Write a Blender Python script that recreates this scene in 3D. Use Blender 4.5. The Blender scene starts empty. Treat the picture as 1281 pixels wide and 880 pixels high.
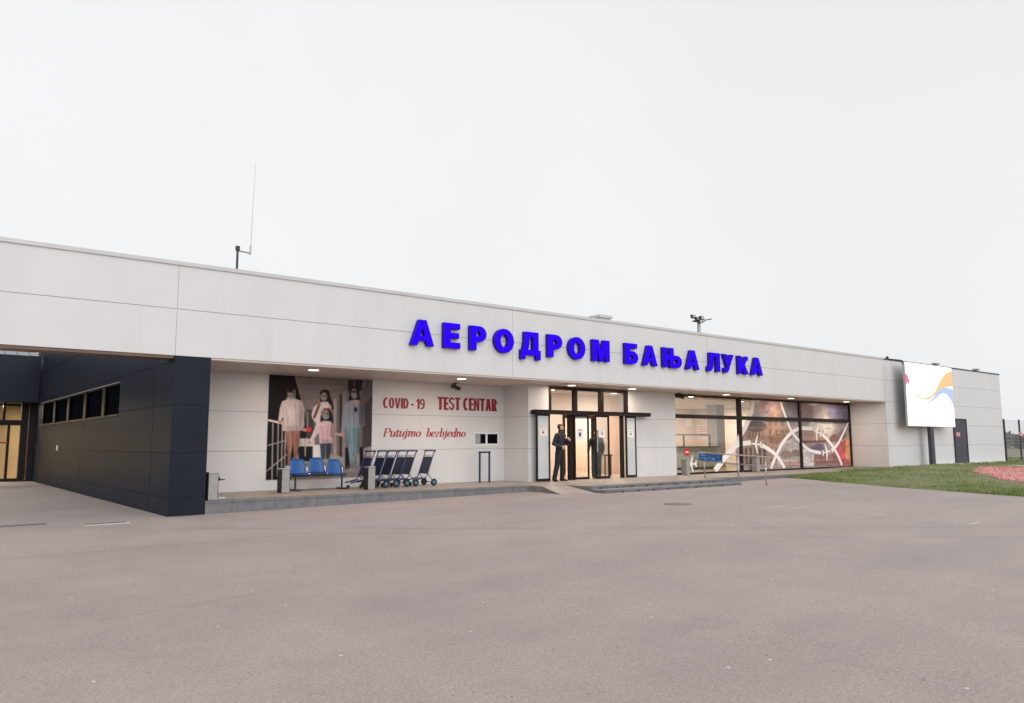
import bpy, bmesh, math, random
import numpy as np
from mathutils import Vector, Matrix

random.seed(7)
rng = np.random.default_rng(7)
scene = bpy.context.scene
col = scene.collection

# ------------------------------------------------------------------ camera
cam_d = bpy.data.cameras.new("camera")
cam_d.sensor_width = 36.0
cam_d.lens = 963.0 / 1281.0 * 36.0
cam_d.clip_start = 0.1
cam_d.clip_end = 4000.0
cam = bpy.data.objects.new("camera", cam_d)
col.objects.link(cam)
CR = [[0.7805975535, -0.0709341023, -0.6209958233],
      [-0.6250267727, -0.0933545680, -0.7750009407],
      [-0.0029988008, 0.9931028536, -0.1172080605]]
M = Matrix(CR).to_4x4()
M.translation = Vector((0.0, -17.4814, 1.2562))
cam.matrix_world = M
scene.camera = cam

# ------------------------------------------------------------------ sky and sun (overcast)
SUN_DIR = Vector((-0.22, -0.86, 0.44)).normalized()      # towards the sun
SUN_EL = math.asin(SUN_DIR.z)
SUN_ROT = math.atan2(SUN_DIR.x, SUN_DIR.y)
world = bpy.data.worlds.new("World")
scene.world = world
world.use_nodes = True
wn, wl = world.node_tree.nodes, world.node_tree.links
wn.clear()
sky = wn.new("ShaderNodeTexSky")
sky.sky_type = 'NISHITA'
sky.sun_disc = False
sky.sun_elevation = SUN_EL
sky.sun_rotation = SUN_ROT
sky.dust_density = 3.0
hsv = wn.new("ShaderNodeHueSaturation")
hsv.inputs["Saturation"].default_value = 0.10
mixw = wn.new("ShaderNodeMixRGB")
mixw.inputs[0].default_value = 0.90                      # cloud cover
tc = wn.new("ShaderNodeTexCoord")
nz = wn.new("ShaderNodeTexNoise")
nz.inputs["Scale"].default_value = 1.6
nz.inputs["Detail"].default_value = 4.0
cr = wn.new("ShaderNodeValToRGB")
cr.color_ramp.elements[0].color = (8.95, 9.02, 9.18, 1)
cr.color_ramp.elements[1].color = (9.72, 9.75, 9.82, 1)
cr.color_ramp.elements[0].position = 0.3
cr.color_ramp.elements[1].position = 0.7
bgn = wn.new("ShaderNodeBackground")
bgn.inputs["Strength"].default_value = 0.10
wo = wn.new("ShaderNodeOutputWorld")
wl.new(sky.outputs[0], hsv.inputs["Color"])
wl.new(hsv.outputs[0], mixw.inputs[1])
wl.new(tc.outputs["Generated"], nz.inputs["Vector"])
wl.new(nz.outputs["Fac"], cr.inputs["Fac"])
wl.new(cr.outputs[0], mixw.inputs[2])
wl.new(mixw.outputs[0], bgn.inputs["Color"])
wl.new(bgn.outputs[0], wo.inputs["Surface"])

sun_d = bpy.data.lights.new("sun", 'SUN')
sun_d.energy = 1.15
sun_d.angle = math.radians(60)
sun_d.color = (1.0, 0.985, 0.97)
sun = bpy.data.objects.new("sun", sun_d)
sun.rotation_euler = SUN_DIR.to_track_quat('Z', 'Y').to_euler()
col.objects.link(sun)

scene.view_settings.view_transform = 'Standard'
scene.view_settings.look = 'None'
scene.view_settings.exposure = 0.0
scene.view_settings.gamma = 1.0
scene.view_settings.use_curve_mapping = False
scene.render.engine = 'CYCLES'
scene.cycles.use_denoising = True
scene.cycles.max_bounces = 8
scene.cycles.transparent_max_bounces = 16
scene.cycles.caustics_reflective = False
scene.cycles.caustics_refractive = False
scene.cycles.sample_clamp_indirect = 4.0


# ------------------------------------------------------------------ materials
def lin(c):
    return tuple((x / 255.0 / 12.92) if x <= 10 else ((x / 255.0 + 0.055) / 1.055) ** 2.4 for x in c)


class Mat:
    """node material with a Principled surface and noise driven colour, roughness and bump"""
    def __init__(s, name):
        s.m = bpy.data.materials.new(name)
        s.m.use_nodes = True
        s.n, s.l = s.m.node_tree.nodes, s.m.node_tree.links
        s.b = s.n["Principled BSDF"]
        s.tc = s.n.new("ShaderNodeTexCoord")
        s.vec = s.tc.outputs["Object"]

    def noise(s, scale, detail=5, rough=0.55, vec=None, stretch=None):
        n = s.n.new("ShaderNodeTexNoise")
        n.inputs["Scale"].default_value = scale
        n.inputs["Detail"].default_value = detail
        n.inputs["Roughness"].default_value = rough
        v = vec or s.vec
        if stretch:
            mp = s.n.new("ShaderNodeMapping")
            mp.inputs["Scale"].default_value = stretch
            s.l.new(v, mp.inputs["Vector"])
            v = mp.outputs[0]
        s.l.new(v, n.inputs["Vector"])
        return n.outputs["Fac"]

    def ramp(s, fac, stops):
        r = s.n.new("ShaderNodeValToRGB")
        els = r.color_ramp.elements
        while len(els) < len(stops):
            els.new(0.5)
        for e, (p, c) in zip(els, stops):
            e.position = p
            e.color = tuple(c) + (1,) if len(c) == 3 else c
        s.l.new(fac, r.inputs["Fac"])
        return r.outputs[0]

    def mix(s, a, b, fac, mode='MIX'):
        m = s.n.new("ShaderNodeMixRGB")
        m.blend_type = mode
        for i, v in ((0, fac), (1, a), (2, b)):
            if hasattr(v, "is_linked"):
                s.l.new(v, m.inputs[i])
            elif isinstance(v, (int, float)):
                m.inputs[i].default_value = v
            else:
                m.inputs[i].default_value = tuple(v) + (1,)
        return m.outputs[0]

    def base(s, v):
        if hasattr(v, "is_linked"):
            s.l.new(v, s.b.inputs["Base Color"])
        else:
            s.b.inputs["Base Color"].default_value = tuple(v) + (1,)
        return s

    def rough(s, v):
        if hasattr(v, "is_linked"):
            s.l.new(v, s.b.inputs["Roughness"])
        else:
            s.b.inputs["Roughness"].default_value = v
        return s

    def bump(s, h, strength=0.2, dist=0.01):
        b = s.n.new("ShaderNodeBump")
        b.inputs["Strength"].default_value = strength
        b.inputs["Distance"].default_value = dist
        s.l.new(h, b.inputs["Height"])
        s.l.new(b.outputs[0], s.b.inputs["Normal"])
        return s

    def metal(s, v=1.0):
        s.b.inputs["Metallic"].default_value = v
        return s

    def spec(s, v):
        s.b.inputs["Specular IOR Level"].default_value = v
        return s


MATS = {}


def plain(name, c, rough=0.55, var=0.10, scale=6.0, metal=0.0, bump=0.0):
    """a painted / plastic / cloth surface with slight tonal variation"""
    k = Mat(name)
    f = k.noise(scale)
    a = tuple(x * (1 - var) for x in c)
    b = tuple(min(1, x * (1 + var)) for x in c)
    k.base(k.ramp(f, [(0.3, a), (0.7, b)]))
    k.rough(rough)
    if metal:
        k.metal(metal)
    if bump:
        k.bump(k.noise(scale * 12), bump)
    MATS[name] = k.m
    return k.m


def emitter(name, c, s):
    m = bpy.data.materials.new(name)
    m.use_nodes = True
    n, l = m.node_tree.nodes, m.node_tree.links
    b = n["Principled BSDF"]
    b.inputs["Base Color"].default_value = (0.8, 0.8, 0.8, 1)
    b.inputs["Emission Color"].default_value = tuple(c) + (1,)
    b.inputs["Emission Strength"].default_value = s
    MATS[name] = m
    return m


# white composite wall panels, faint streaks running down
k = Mat("white_panel")
f1 = k.noise(0.7, 4)
f2 = k.noise(1.0, 6, 0.65, stretch=(1.1, 1.1, 0.16))
c1 = k.ramp(f1, [(0.3, (0.690, 0.686, 0.698)), (0.7, (0.720, 0.716, 0.726))])
c2 = k.ramp(f2, [(0.50, (1, 1, 1)), (0.80, (0.93, 0.925, 0.92))])
k.base(k.mix(c1, c2, 1.0, 'MULTIPLY')).rough(0.42)
k.bump(k.noise(3.0, 3), 0.04, 0.01)
MATS["white_panel"] = k.m
# dark blue-black wall panels
k = Mat("dark_panel")
f1 = k.noise(0.8, 5)
k.base(k.ramp(f1, [(0.3, (0.0105, 0.0130, 0.022)), (0.7, (0.0150, 0.0180, 0.029))]))
k.rough(k.ramp(k.noise(1.3, 5), [(0.3, (0.40,) * 3), (0.7, (0.50,) * 3)])).spec(0.0)
lw = k.n.new("ShaderNodeLayerWeight"); lw.inputs["Blend"].default_value = 0.5
gls = k.n.new("ShaderNodeBsdfGlossy"); gls.inputs["Roughness"].default_value = 0.34; gls.inputs["Color"].default_value = (0.80, 0.88, 1.0, 1)
gm = k.n.new("ShaderNodeMixShader")
gf_ = k.ramp(lw.outputs["Facing"], [(0.2, (0.018,) * 3), (1.0, (0.115,) * 3)])
k.l.new(gf_, gm.inputs[0]); k.l.new(k.b.outputs[0], gm.inputs[1]); k.l.new(gls.outputs[0], gm.inputs[2])
k.l.new(gm.outputs[0], k.n["Material Output"].inputs["Surface"])
MATS["dark_panel"] = k.m
plain("joint", (0.30, 0.295, 0.29), 0.8)
plain("joint_pale", (0.50, 0.50, 0.51), 0.7)
plain("dark_joint", (0.006, 0.007, 0.010), 0.8)
plain("cap_metal", (0.60, 0.60, 0.60), 0.35, 0.06, 2.0)
plain("soffit", (0.60, 0.51, 0.45), 0.5, 0.06, 0.8)
plain("brown_trim", (0.16, 0.10, 0.07), 0.5)
plain("frame_dark", (0.022, 0.017, 0.017), 0.4)
MATS["frame_dark"].node_tree.nodes["Principled BSDF"].inputs["Specular IOR Level"].default_value = 0.12
plain("steel", (0.55, 0.55, 0.56), 0.32, 0.08, 5.0, metal=0.9)
plain("galv", (0.42, 0.43, 0.45), 0.45, 0.12, 6.0, metal=0.6)
plain("dark_metal", (0.035, 0.035, 0.045), 0.45)
plain("black_rubber", (0.015, 0.015, 0.016), 0.7)
plain("blue_plastic", (0.005, 0.088, 0.32), 0.35, 0.12, 3.0)
plain("navy_sheet", (0.008, 0.015, 0.062), 0.4)
plain("navy_tube", (0.016, 0.030, 0.13), 0.35)
plain("hoop_blue", (0.008, 0.016, 0.10), 0.4)
plain("hub_blue", (0.045, 0.20, 0.33), 0.45)
plain("chrome", (0.70, 0.70, 0.72), 0.18, 0.04, 8, metal=1.0)
plain("red_paint", (0.30, 0.012, 0.028), 0.5)
plain("red_print", (0.42, 0.022, 0.04), 0.5)
plain("bright_red", (0.62, 0.012, 0.04), 0.45)
plain("white_paint", (0.78, 0.78, 0.77), 0.5, 0.05)
plain("worn_paint", (0.58, 0.55, 0.53), 0.7, 0.12, 20)
plain("white_vinyl", (0.88, 0.84, 0.83), 0.5, 0.03)
plain("pink_sign", (0.75, 0.30, 0.32), 0.5)
plain("paper", (0.82, 0.80, 0.78), 0.6, 0.03)
plain("print_grey", (0.35, 0.36, 0.42), 0.6)
plain("print_blue", (0.06, 0.11, 0.30), 0.6)
plain("print_red", (0.55, 0.12, 0.12), 0.6)
plain("frosted", (0.57, 0.60, 0.61), 0.35, 0.05, 1.5)
plain("cream_wall", (0.74, 0.62, 0.545), 0.6, 0.05, 1.0)
plain("lobby_floor", (0.48, 0.38, 0.29), 0.25, 0.10, 1.5)
plain("lobby_ceiling", (0.72, 0.66, 0.60), 0.7, 0.03, 1.0)
plain("orange_wood", (0.62, 0.36, 0.15), 0.45, 0.25, 1.5)
plain("warm_wall", (0.74, 0.56, 0.34), 0.6, 0.08, 1.0)
plain("column_grey", (0.40, 0.40, 0.42), 0.5)
plain("reflection_green", (0.42, 0.48, 0.42), 0.4)
plain("counter_dark", (0.06, 0.055, 0.05), 0.5)
plain("bin_grey", (0.34, 0.325, 0.32), 0.55, 0.15, 8.0)
plain("led_case", (0.42, 0.42, 0.43), 0.5)
plain("door_purple", (0.055, 0.050, 0.075), 0.5, 0.2, 2.0)
plain("fence_dark", (0.030, 0.030, 0.036), 0.5)
plain("fence_wire", (0.45, 0.46, 0.48), 0.5, 0.1, 5)
plain("kerb_white", (0.62, 0.60, 0.58), 0.7, 0.12, 3.0, bump=0.2)
plain("iron", (0.20, 0.18, 0.17), 0.7, 0.3, 9)
plain("roof_metal", (0.22, 0.24, 0.27), 0.35, 0.1, 2.0, metal=0.5)
plain("flat_roof", (0.30, 0.30, 0.30), 0.8, 0.1, 2.0)
plain("skin", (0.56, 0.32, 0.24), 0.5, 0.08, 20)
plain("uniform_navy", (0.014, 0.015, 0.026), 0.75, 0.2, 14, bump=0.3)
plain("uniform_trouser", (0.012, 0.012, 0.019), 0.8, 0.2, 14, bump=0.3)
plain("hair_brown", (0.045, 0.022, 0.014), 0.6, 0.3, 40)
plain("shoe_black", (0.010, 0.010, 0.011), 0.35)
plain("jacket_grey", (0.020, 0.019, 0.020), 0.75, 0.2, 14)
plain("shirt_white", (0.62, 0.58, 0.56), 0.7)
plain("jeans", (0.034, 0.042, 0.058), 0.8, 0.2, 16)
plain("belt_white", (0.55, 0.50, 0.45), 0.6)
plain("mask_dark", (0.02, 0.02, 0.03), 0.7)

# letter enamel, faintly lit from inside
k = Mat("letter_blue")
k.base(k.ramp(k.noise(2.0, 3), [(0.3, (0.012, 0.0, 0.55)), (0.7, (0.016, 0.0, 0.62))])).rough(0.75).spec(0.06)
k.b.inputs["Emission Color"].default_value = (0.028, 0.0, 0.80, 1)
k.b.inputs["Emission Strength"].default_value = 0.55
MATS["letter_blue"] = k.m
plain("letter_side_shaded", (0.012, 0.0, 0.26), 0.8)  # darker blue for the sides, depth shading put into the colour

# concrete platform, paving slabs with joints
k = Mat("platform_top")
f = k.noise(2.2, 8, 0.65)
cc = k.ramp(f, [(0.3, (0.33, 0.28, 0.24)), (0.7, (0.43, 0.37, 0.32))])
br = k.n.new("ShaderNodeTexBrick")
br.inputs["Scale"].default_value = 1.0
br.inputs["Mortar Size"].default_value = 0.006
br.inputs["Brick Width"].default_value = 0.6
br.inputs["Row Height"].default_value = 0.6
br.offset = 0.0
br.inputs["Color1"].default_value = (1, 1, 1, 1)
br.inputs["Color2"].default_value = (0.90, 0.90, 0.90, 1)
br.inputs["Mortar"].default_value = (0.6, 0.58, 0.55, 1)
k.l.new(k.vec, br.inputs["Vector"])
k.base(k.mix(cc, br.outputs["Color"], 1.0, 'MULTIPLY')).rough(0.6)
k.bump(f, 0.15)
MATS["platform_top"] = k.m
k = Mat("kerb_stone")
f = k.noise(3.0, 8, 0.7)
sx = k.n.new("ShaderNodeSeparateXYZ")
k.l.new(k.vec, sx.inputs[0])
fr = k.n.new("ShaderNodeMath"); fr.operation = 'MULTIPLY'; fr.inputs[1].default_value = 1.0
k.l.new(sx.outputs["X"], fr.inputs[0])
fc = k.n.new("ShaderNodeMath"); fc.operation = 'FRACT'
k.l.new(fr.outputs[0], fc.inputs[0])
jl = k.ramp(fc.outputs[0], [(0.0, (0.45,) * 3), (0.025, (1,) * 3)])
k.base(k.mix(k.ramp(f, [(0.28, (0.125, 0.128, 0.142)), (0.72, (0.235, 0.232, 0.24))]), jl, 1.0, 'MULTIPLY')).rough(0.75)
k.bump(f, 0.3)
MATS["kerb_stone"] = k.m

# worn light asphalt
k = Mat("asphalt")
big = k.noise(0.16, 6, 0.62)
mid = k.noise(0.9, 8, 0.68)
fine = k.noise(52.0, 6, 0.78)
grain = k.noise(260.0, 3, 0.7)
base = k.ramp(big, [(0.30, (0.342, 0.288, 0.272)), (0.52, (0.392, 0.331, 0.311)), (0.72, (0.426, 0.360, 0.336))])
base = k.mix(base, k.ramp(mid, [(0.30, (0.86, 0.85, 0.85)), (0.62, (1.06, 1.05, 1.04))]), 0.85, 'MULTIPLY')
base = k.mix(base, k.ramp(fine, [(0.30, (0.56,) * 3), (0.5, (1.0,) * 3), (0.70, (1.44,) * 3)]), 0.85, 'MULTIPLY')
base = k.mix(base, k.ramp(grain, [(0.30, (0.60,) * 3), (0.70, (1.40,) * 3)]), 0.8, 'MULTIPLY')
# tyre-polished and oily bands running along the lanes
band = k.noise(0.55, 5, 0.6, stretch=(0.16, 1.3, 1.0))
base = k.mix(base, k.ramp(band, [(0.40, (1, 1, 1)), (0.66, (0.92, 0.915, 0.915))]), 0.8, 'MULTIPLY')
oil = k.noise(0.8, 3, 0.5)
base = k.mix(base, k.ramp(oil, [(0.66, (1, 1, 1)), (0.78, (0.86, 0.855, 0.855))]), 0.8, 'MULTIPLY')
# fine cracks
vo = k.n.new("ShaderNodeTexVoronoi")
vo.feature = 'DISTANCE_TO_EDGE'
vo.voronoi_dimensions = '2D'
vo.inputs["Scale"].default_value = 0.22
wv = k.n.new("ShaderNodeTexNoise"); wv.inputs["Scale"].default_value = 1.1; wv.inputs["Detail"].default_value = 6
k.l.new(k.vec, wv.inputs["Vector"])
dv = k.mix(k.vec, wv.outputs["Color"], 0.18)
k.l.new(dv, vo.inputs["Vector"])
crk = k.ramp(vo.outputs["Distance"], [(0.0, (0.62,) * 3), (0.0035, (1,) * 3)])
gate = k.ramp(k.noise(0.30, 2), [(0.50, (0, 0, 0)), (0.58, (1, 1, 1))])
base = k.mix(base, k.mix((1, 1, 1), crk, gate), 0.22, 'MULTIPLY')
def seam(px, py, ang, half, depth):
    global base
    mp = k.n.new("ShaderNodeMapping"); mp.vector_type = 'TEXTURE'
    mp.inputs["Location"].default_value = (px, py, 0); mp.inputs["Rotation"].default_value = (0, 0, ang)
    dn = k.mix(k.vec, wv.outputs["Color"], 0.035)
    k.l.new(dn, mp.inputs["Vector"])
    sp_ = k.n.new("ShaderNodeSeparateXYZ"); k.l.new(mp.outputs[0], sp_.inputs[0])
    ab_ = k.n.new("ShaderNodeMath"); ab_.operation = 'ABSOLUTE'; k.l.new(sp_.outputs["Y"], ab_.inputs[0])
    ln = k.ramp(ab_.outputs[0], [(0.0, (1 - depth,) * 3), (half, (1 - depth * 0.6,) * 3), (half * 2.2, (1, 1, 1))])
    gt = k.ramp(k.noise(0.5, 3), [(0.36, (0.25,) * 3), (0.6, (1,) * 3)])
    base = k.mix(base, ln, gt, 'MULTIPLY')
seam(9.9, -8.0, math.radians(-44), 0.10, 0.13)
seam(6.0, -5.2, math.radians(-47), 0.03, 0.16)
seam(3.4, -9.0, math.radians(12), 0.03, 0.12)
seam(12.0, -4.2, math.radians(3), 0.05, 0.12)
# scattered pale chips and dark crumbs
v2 = k.n.new("ShaderNodeTexVoronoi"); v2.voronoi_dimensions = "2D"; v2.inputs["Scale"].default_value = 2.6
k.l.new(k.vec, v2.inputs["Vector"])
chip = k.ramp(v2.outputs["Distance"], [(0.028, (1, 1, 1)), (0.045, (0, 0, 0))])
rnd = k.n.new("ShaderNodeSeparateColor"); k.l.new(v2.outputs["Color"], rnd.inputs[0])
sel = k.ramp(rnd.outputs["Red"], [(0.90, (0, 0, 0)), (0.92, (1, 1, 1))])
base = k.mix(base, (0.72, 0.66, 0.62), k.mix(chip, sel, 1.0, 'MULTIPLY'))
v3 = k.n.new("ShaderNodeTexVoronoi"); v3.voronoi_dimensions = "2D"; v3.inputs["Scale"].default_value = 7.5
k.l.new(k.vec, v3.inputs["Vector"])
ch3 = k.ramp(v3.outputs["Distance"], [(0.05, (1, 1, 1)), (0.08, (0, 0, 0))])
rn3 = k.n.new("ShaderNodeSeparateColor"); k.l.new(v3.outputs["Color"], rn3.inputs[0])
sl3 = k.ramp(rn3.outputs["Red"], [(0.965, (0, 0, 0)), (0.975, (1, 1, 1))])
base = k.mix(base, (0.12, 0.105, 0.10), k.mix(ch3, sl3, 0.8, 'MULTIPLY'))
k.base(base).rough(k.ramp(mid, [(0.3, (0.62,) * 3), (0.7, (0.80,) * 3)]))
k.bump(k.mix(fine, grain, 0.5), 0.55, 0.006)
MATS["asphalt"] = k.m

k = Mat("soil")
f = k.noise(1.4, 8, 0.7)
k.base(k.ramp(f, [(0.25, (0.15, 0.15, 0.09)), (0.5, (0.24, 0.215, 0.15)), (0.75, (0.34, 0.29, 0.235))])).rough(0.9)
k.bump(k.noise(9.0, 8, 0.7), 0.6, 0.05)
MATS["soil"] = k.m
k = Mat("turf_soil")
f = k.noise(1.4, 8, 0.7)
k.base(k.ramp(f, [(0.25, (0.12, 0.145, 0.05)), (0.5, (0.19, 0.205, 0.09)), (0.75, (0.31, 0.275, 0.20))])).rough(0.9)
k.bump(k.noise(9.0, 8, 0.7), 0.6, 0.05)
MATS["turf_soil"] = k.m
k = Mat("grass_blade")
f = k.noise(0.55, 5, 0.6)
oi = k.n.new("ShaderNodeNewGeometry")
c = k.ramp(f, [(0.30, (0.125, 0.185, 0.045)), (0.50, (0.215, 0.275, 0.090)), (0.62, (0.34, 0.33, 0.20)), (0.76, (0.40, 0.35, 0.28))])
c = k.mix(c, k.ramp(oi.outputs["Random Per Island"], [(0, (0.65,) * 3), (1, (1.35,) * 3)]), 1.0, 'MULTIPLY')
k.base(c).rough(0.7)
MATS["grass_blade"] = k.m
k = Mat("red_chip")
oi = k.n.new("ShaderNodeNewGeometry")
k.base(k.ramp(oi.outputs["Random Per Island"], [(0, (0.42, 0.13, 0.12)), (0.5, (0.62, 0.25, 0.23)), (1, (0.74, 0.44, 0.40))])).rough(0.85)
MATS["red_chip"] = k.m
k = Mat("leaf_far_hazy")  # greyed, lightened leaves: distant haze put into the colour
oi = k.n.new("ShaderNodeNewGeometry")
k.base(k.ramp(oi.outputs["Random Per Island"], [(0, (0.070, 0.085, 0.070)), (0.6, (0.11, 0.12, 0.105)), (1, (0.17, 0.16, 0.14))])).rough(0.8)
MATS["leaf_far_hazy"] = k.m


def glass_mat(name, tint=(0.93, 0.95, 0.95), refl=1.0):
    m = bpy.data.materials.new(name)
    m.use_nodes = True
    n, l = m.node_tree.nodes, m.node_tree.links
    n.clear()
    out = n.new("ShaderNodeOutputMaterial")
    tr = n.new("ShaderNodeBsdfTransparent"); tr.inputs[0].default_value = tuple(tint) + (1,)
    gl = n.new("ShaderNodeBsdfGlossy"); gl.inputs["Roughness"].default_value = 0.03
    fr = n.new("ShaderNodeFresnel"); fr.inputs["IOR"].default_value = 1.45
    nz = n.new("ShaderNodeTexNoise"); nz.inputs["Scale"].default_value = 0.8
    bp = n.new("ShaderNodeBump"); bp.inputs["Strength"].default_value = 0.03
    l.new(nz.outputs["Fac"], bp.inputs["Height"]); l.new(bp.outputs[0], gl.inputs["Normal"])
    mu = n.new("ShaderNodeMath"); mu.operation = 'MULTIPLY'; mu.inputs[1].default_value = refl
    mx = n.new("ShaderNodeMixShader")
    l.new(fr.outputs[0], mu.inputs[0]); l.new(mu.outputs[0], mx.inputs[0])
    l.new(tr.outputs[0], mx.inputs[1]); l.new(gl.outputs[0], mx.inputs[2])
    l.new(mx.outputs[0], out.inputs[0])
    MATS[name] = m
    return m


glass_mat("glass_clear", refl=0.24)
k = Mat("glass_dark")
k.base((0.005, 0.006, 0.008)).rough(0.3).spec(0.0)
MATS["glass_dark"] = k.m
emitter("lamp_warm", (1.0, 0.80, 0.62), 5.0)
emitter("lamp_inside", (1.0, 0.86, 0.70), 6.0)


def printed(name, attr="paint", rough=0.45):
    k = Mat(name)
    a = k.n.new("ShaderNodeAttribute")
    a.attribute_name = attr
    nz = k.noise(9.0, 4)
    k.base(k.mix(a.outputs["Color"], k.ramp(nz, [(0.3, (0.94,) * 3), (0.7, (1.0,) * 3)]), 1.0, 'MULTIPLY')).rough(rough).spec(0.10)
    MATS[name] = k.m
    return k


printed("print_poster", rough=0.5)
printed("print_window", rough=0.25)
k = printed("print_led")
a = [n for n in k.n if n.type == 'ATTRIBUTE'][0]
k.l.new(a.outputs["Color"], k.b.inputs["Emission Color"])
k.b.inputs["Emission Strength"].default_value = 1.0
for l_ in list(k.b.inputs["Base Color"].links):
    k.l.remove(l_)
k.b.inputs["Base Color"].default_value = (0.01, 0.01, 0.01, 1)


# ------------------------------------------------------------------ mesh helpers
class MB:
    def __init__(s):
        s.v, s.f, s.m, s.mats = [], [], [], []

    def mi(s, name):
        if name not in s.mats:
            s.mats.append(name)
        return s.mats.index(name)

    def add(s, vs, fs, mat):
        o = len(s.v)
        s.v += [tuple(p) for p in vs]
        i = s.mi(mat)
        for f in fs:
            s.f.append(tuple(o + j for j in f))
            s.m.append(i)
        return s

    def box(s, x0, x1, y0, y1, z0, z1, mat):
        vs = [(x, y, z) for z in (z0, z1) for y in (y0, y1) for x in (x0, x1)]
        fs = [(0, 2, 3, 1), (4, 5, 7, 6), (0, 1, 5, 4), (2, 6, 7, 3), (0, 4, 6, 2), (1, 3, 7, 5)]
        return s.add(vs, fs, mat)

    def hexa(s, bottom, top, mat):
        vs = list(bottom) + list(top)
        n = len(bottom)
        fs = [tuple(range(n - 1, -1, -1)), tuple(range(n, 2 * n))]
        fs += [(i, (i + 1) % n, n + (i + 1) % n, n + i) for i in range(n)]
        return s.add(vs, fs, mat)

    def quad(s, a, b, c, d, mat):
        return s.add([a, b, c, d], [(0, 1, 2, 3)], mat)

    def tube(s, pts, r, mat, n=10, cap=True):
        pts = [Vector(p) for p in pts]
        rs = r if isinstance(r, (list, tuple)) else [r] * len(pts)
        rings = []
        up = None
        for i, p in enumerate(pts):
            t = (pts[min(i + 1, len(pts) - 1)] - pts[max(i - 1, 0)]).normalized()
            if up is None:
                up = Vector((0, 0, 1)) if abs(t.z) < 0.9 else Vector((1, 0, 0))
            a = t.cross(up)
            if a.length < 1e-6:
                a = t.cross(Vector((0, 1, 0)))
            a.normalize()
            b = t.cross(a).normalized()
            up = -b if False else up
            rings.append([p + (a * math.cos(2 * math.pi * j / n) + b * math.sin(2 * math.pi * j / n)) * rs[i] for j in range(n)])
        vs = [v for rg in rings for v in rg]
        fs = []
        for i in range(len(pts) - 1):
            for j in range(n):
                fs.append((i * n + j, i * n + (j + 1) % n, (i + 1) * n + (j + 1) % n, (i + 1) * n + j))
        if cap:
            fs.append(tuple(range(n - 1, -1, -1)))
            fs.append(tuple((len(pts) - 1) * n + j for j in range(n)))
        return s.add(vs, fs, mat)

    def lathe(s, prof, c, axis, mat, n=20):
        """profile of (radius, along) turned round an axis through c"""
        c = Vector(c)
        ax = Vector(axis).normalized()
        u = ax.cross(Vector((0, 0, 1)))
        if u.length < 1e-4:
            u = Vector((1, 0, 0))
        u.normalize()
        w = ax.cross(u)
        vs, fs = [], []
        for r, h in prof:
            for j in range(n):
                a = 2 * math.pi * j / n
                vs.append(c + ax * h + (u * math.cos(a) + w * math.sin(a)) * r)
        for i in range(len(prof) - 1):
            for j in range(n):
                fs.append((i * n + j, i * n + (j + 1) % n, (i + 1) * n + (j + 1) % n, (i + 1) * n + j))
        fs.append(tuple(range(n - 1, -1, -1)))
        fs.append(tuple((len(prof) - 1) * n + j for j in range(n)))
        return s.add(vs, fs, mat)

    def ring(s, c, axis, R, r, mat, n=24, k=8):
        c = Vector(c); ax = Vector(axis).normalized()
        u = ax.cross(Vector((0, 0, 1)))
        if u.length < 1e-4:
            u = Vector((1, 0, 0))
        u.normalize(); w = ax.cross(u)
        vs, fs = [], []
        for i in range(n):
            a = 2 * math.pi * i / n
            d = u * math.cos(a) + w * math.sin(a)
            for j in range(k):
                b = 2 * math.pi * j / k
                vs.append(c + d * (R + r * math.cos(b)) + ax * r * math.sin(b))
        for i in range(n):
            for j in range(k):
                fs.append((i * k + j, i * k + (j + 1) % k, ((i + 1) % n) * k + (j + 1) % k, ((i + 1) % n) * k + j))
        return s.add(vs, fs, mat)

    def build(s, name, parent=None, smooth=False, bevel=0.0, label=None):
        me = bpy.data.meshes.new(name)
        off = wloc(parent)
        vs = [(x - off.x, y - off.y, z - off.z) for x, y, z in s.v]
        me.from_pydata(vs, [], s.f)
        for nme in s.mats:
            me.materials.append(MATS[nme])
        me.polygons.foreach_set("material_index", s.m)
        bm = bmesh.new(); bm.from_mesh(me)
        bmesh.ops.recalc_face_normals(bm, faces=bm.faces)
        bm.to_mesh(me); bm.free()
        if smooth:
            me.polygons.foreach_set("use_smooth", [True] * len(me.polygons))
        o = bpy.data.objects.new(name, me)
        col.objects.link(o)
        if parent:
            o.parent = parent
        if bevel:
            b = o.modifiers.new("edge", 'BEVEL')
            b.width = bevel; b.segments = 2; b.limit_method = 'ANGLE'
        if label:
            o["label"] = label
        return o


def wloc(o):
    """a builder works in world space; objects are only shifted, never turned, while being built"""
    p = Vector((0, 0, 0))
    while o is not None:
        p += o.location
        o = o.parent
    return p


def thing(name, label, cat, loc=(0, 0, 0), group=None):
    o = bpy.data.objects.new(name, None)
    o.empty_display_size = 0.2
    o.location = loc
    col.objects.link(o)
    return tag(o, label, cat, group)


def tag(o, label, cat, group=None, kind=None):
    o["label"] = label
    o["category"] = cat
    if group:
        o["group"] = group
    if kind:
        o["kind"] = kind
    return o


def structure(o, label=None, cat=None, kind="structure"):
    o["kind"] = kind
    if label:
        o["label"] = label
    if cat:
        o["category"] = cat
    return o


def copy_tree(o, parent=None):
    c = o.copy()
    col.objects.link(c)
    if parent is not None:
        c.parent = parent
    for ch in list(o.children):
        copy_tree(ch, c)
    return c


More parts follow.
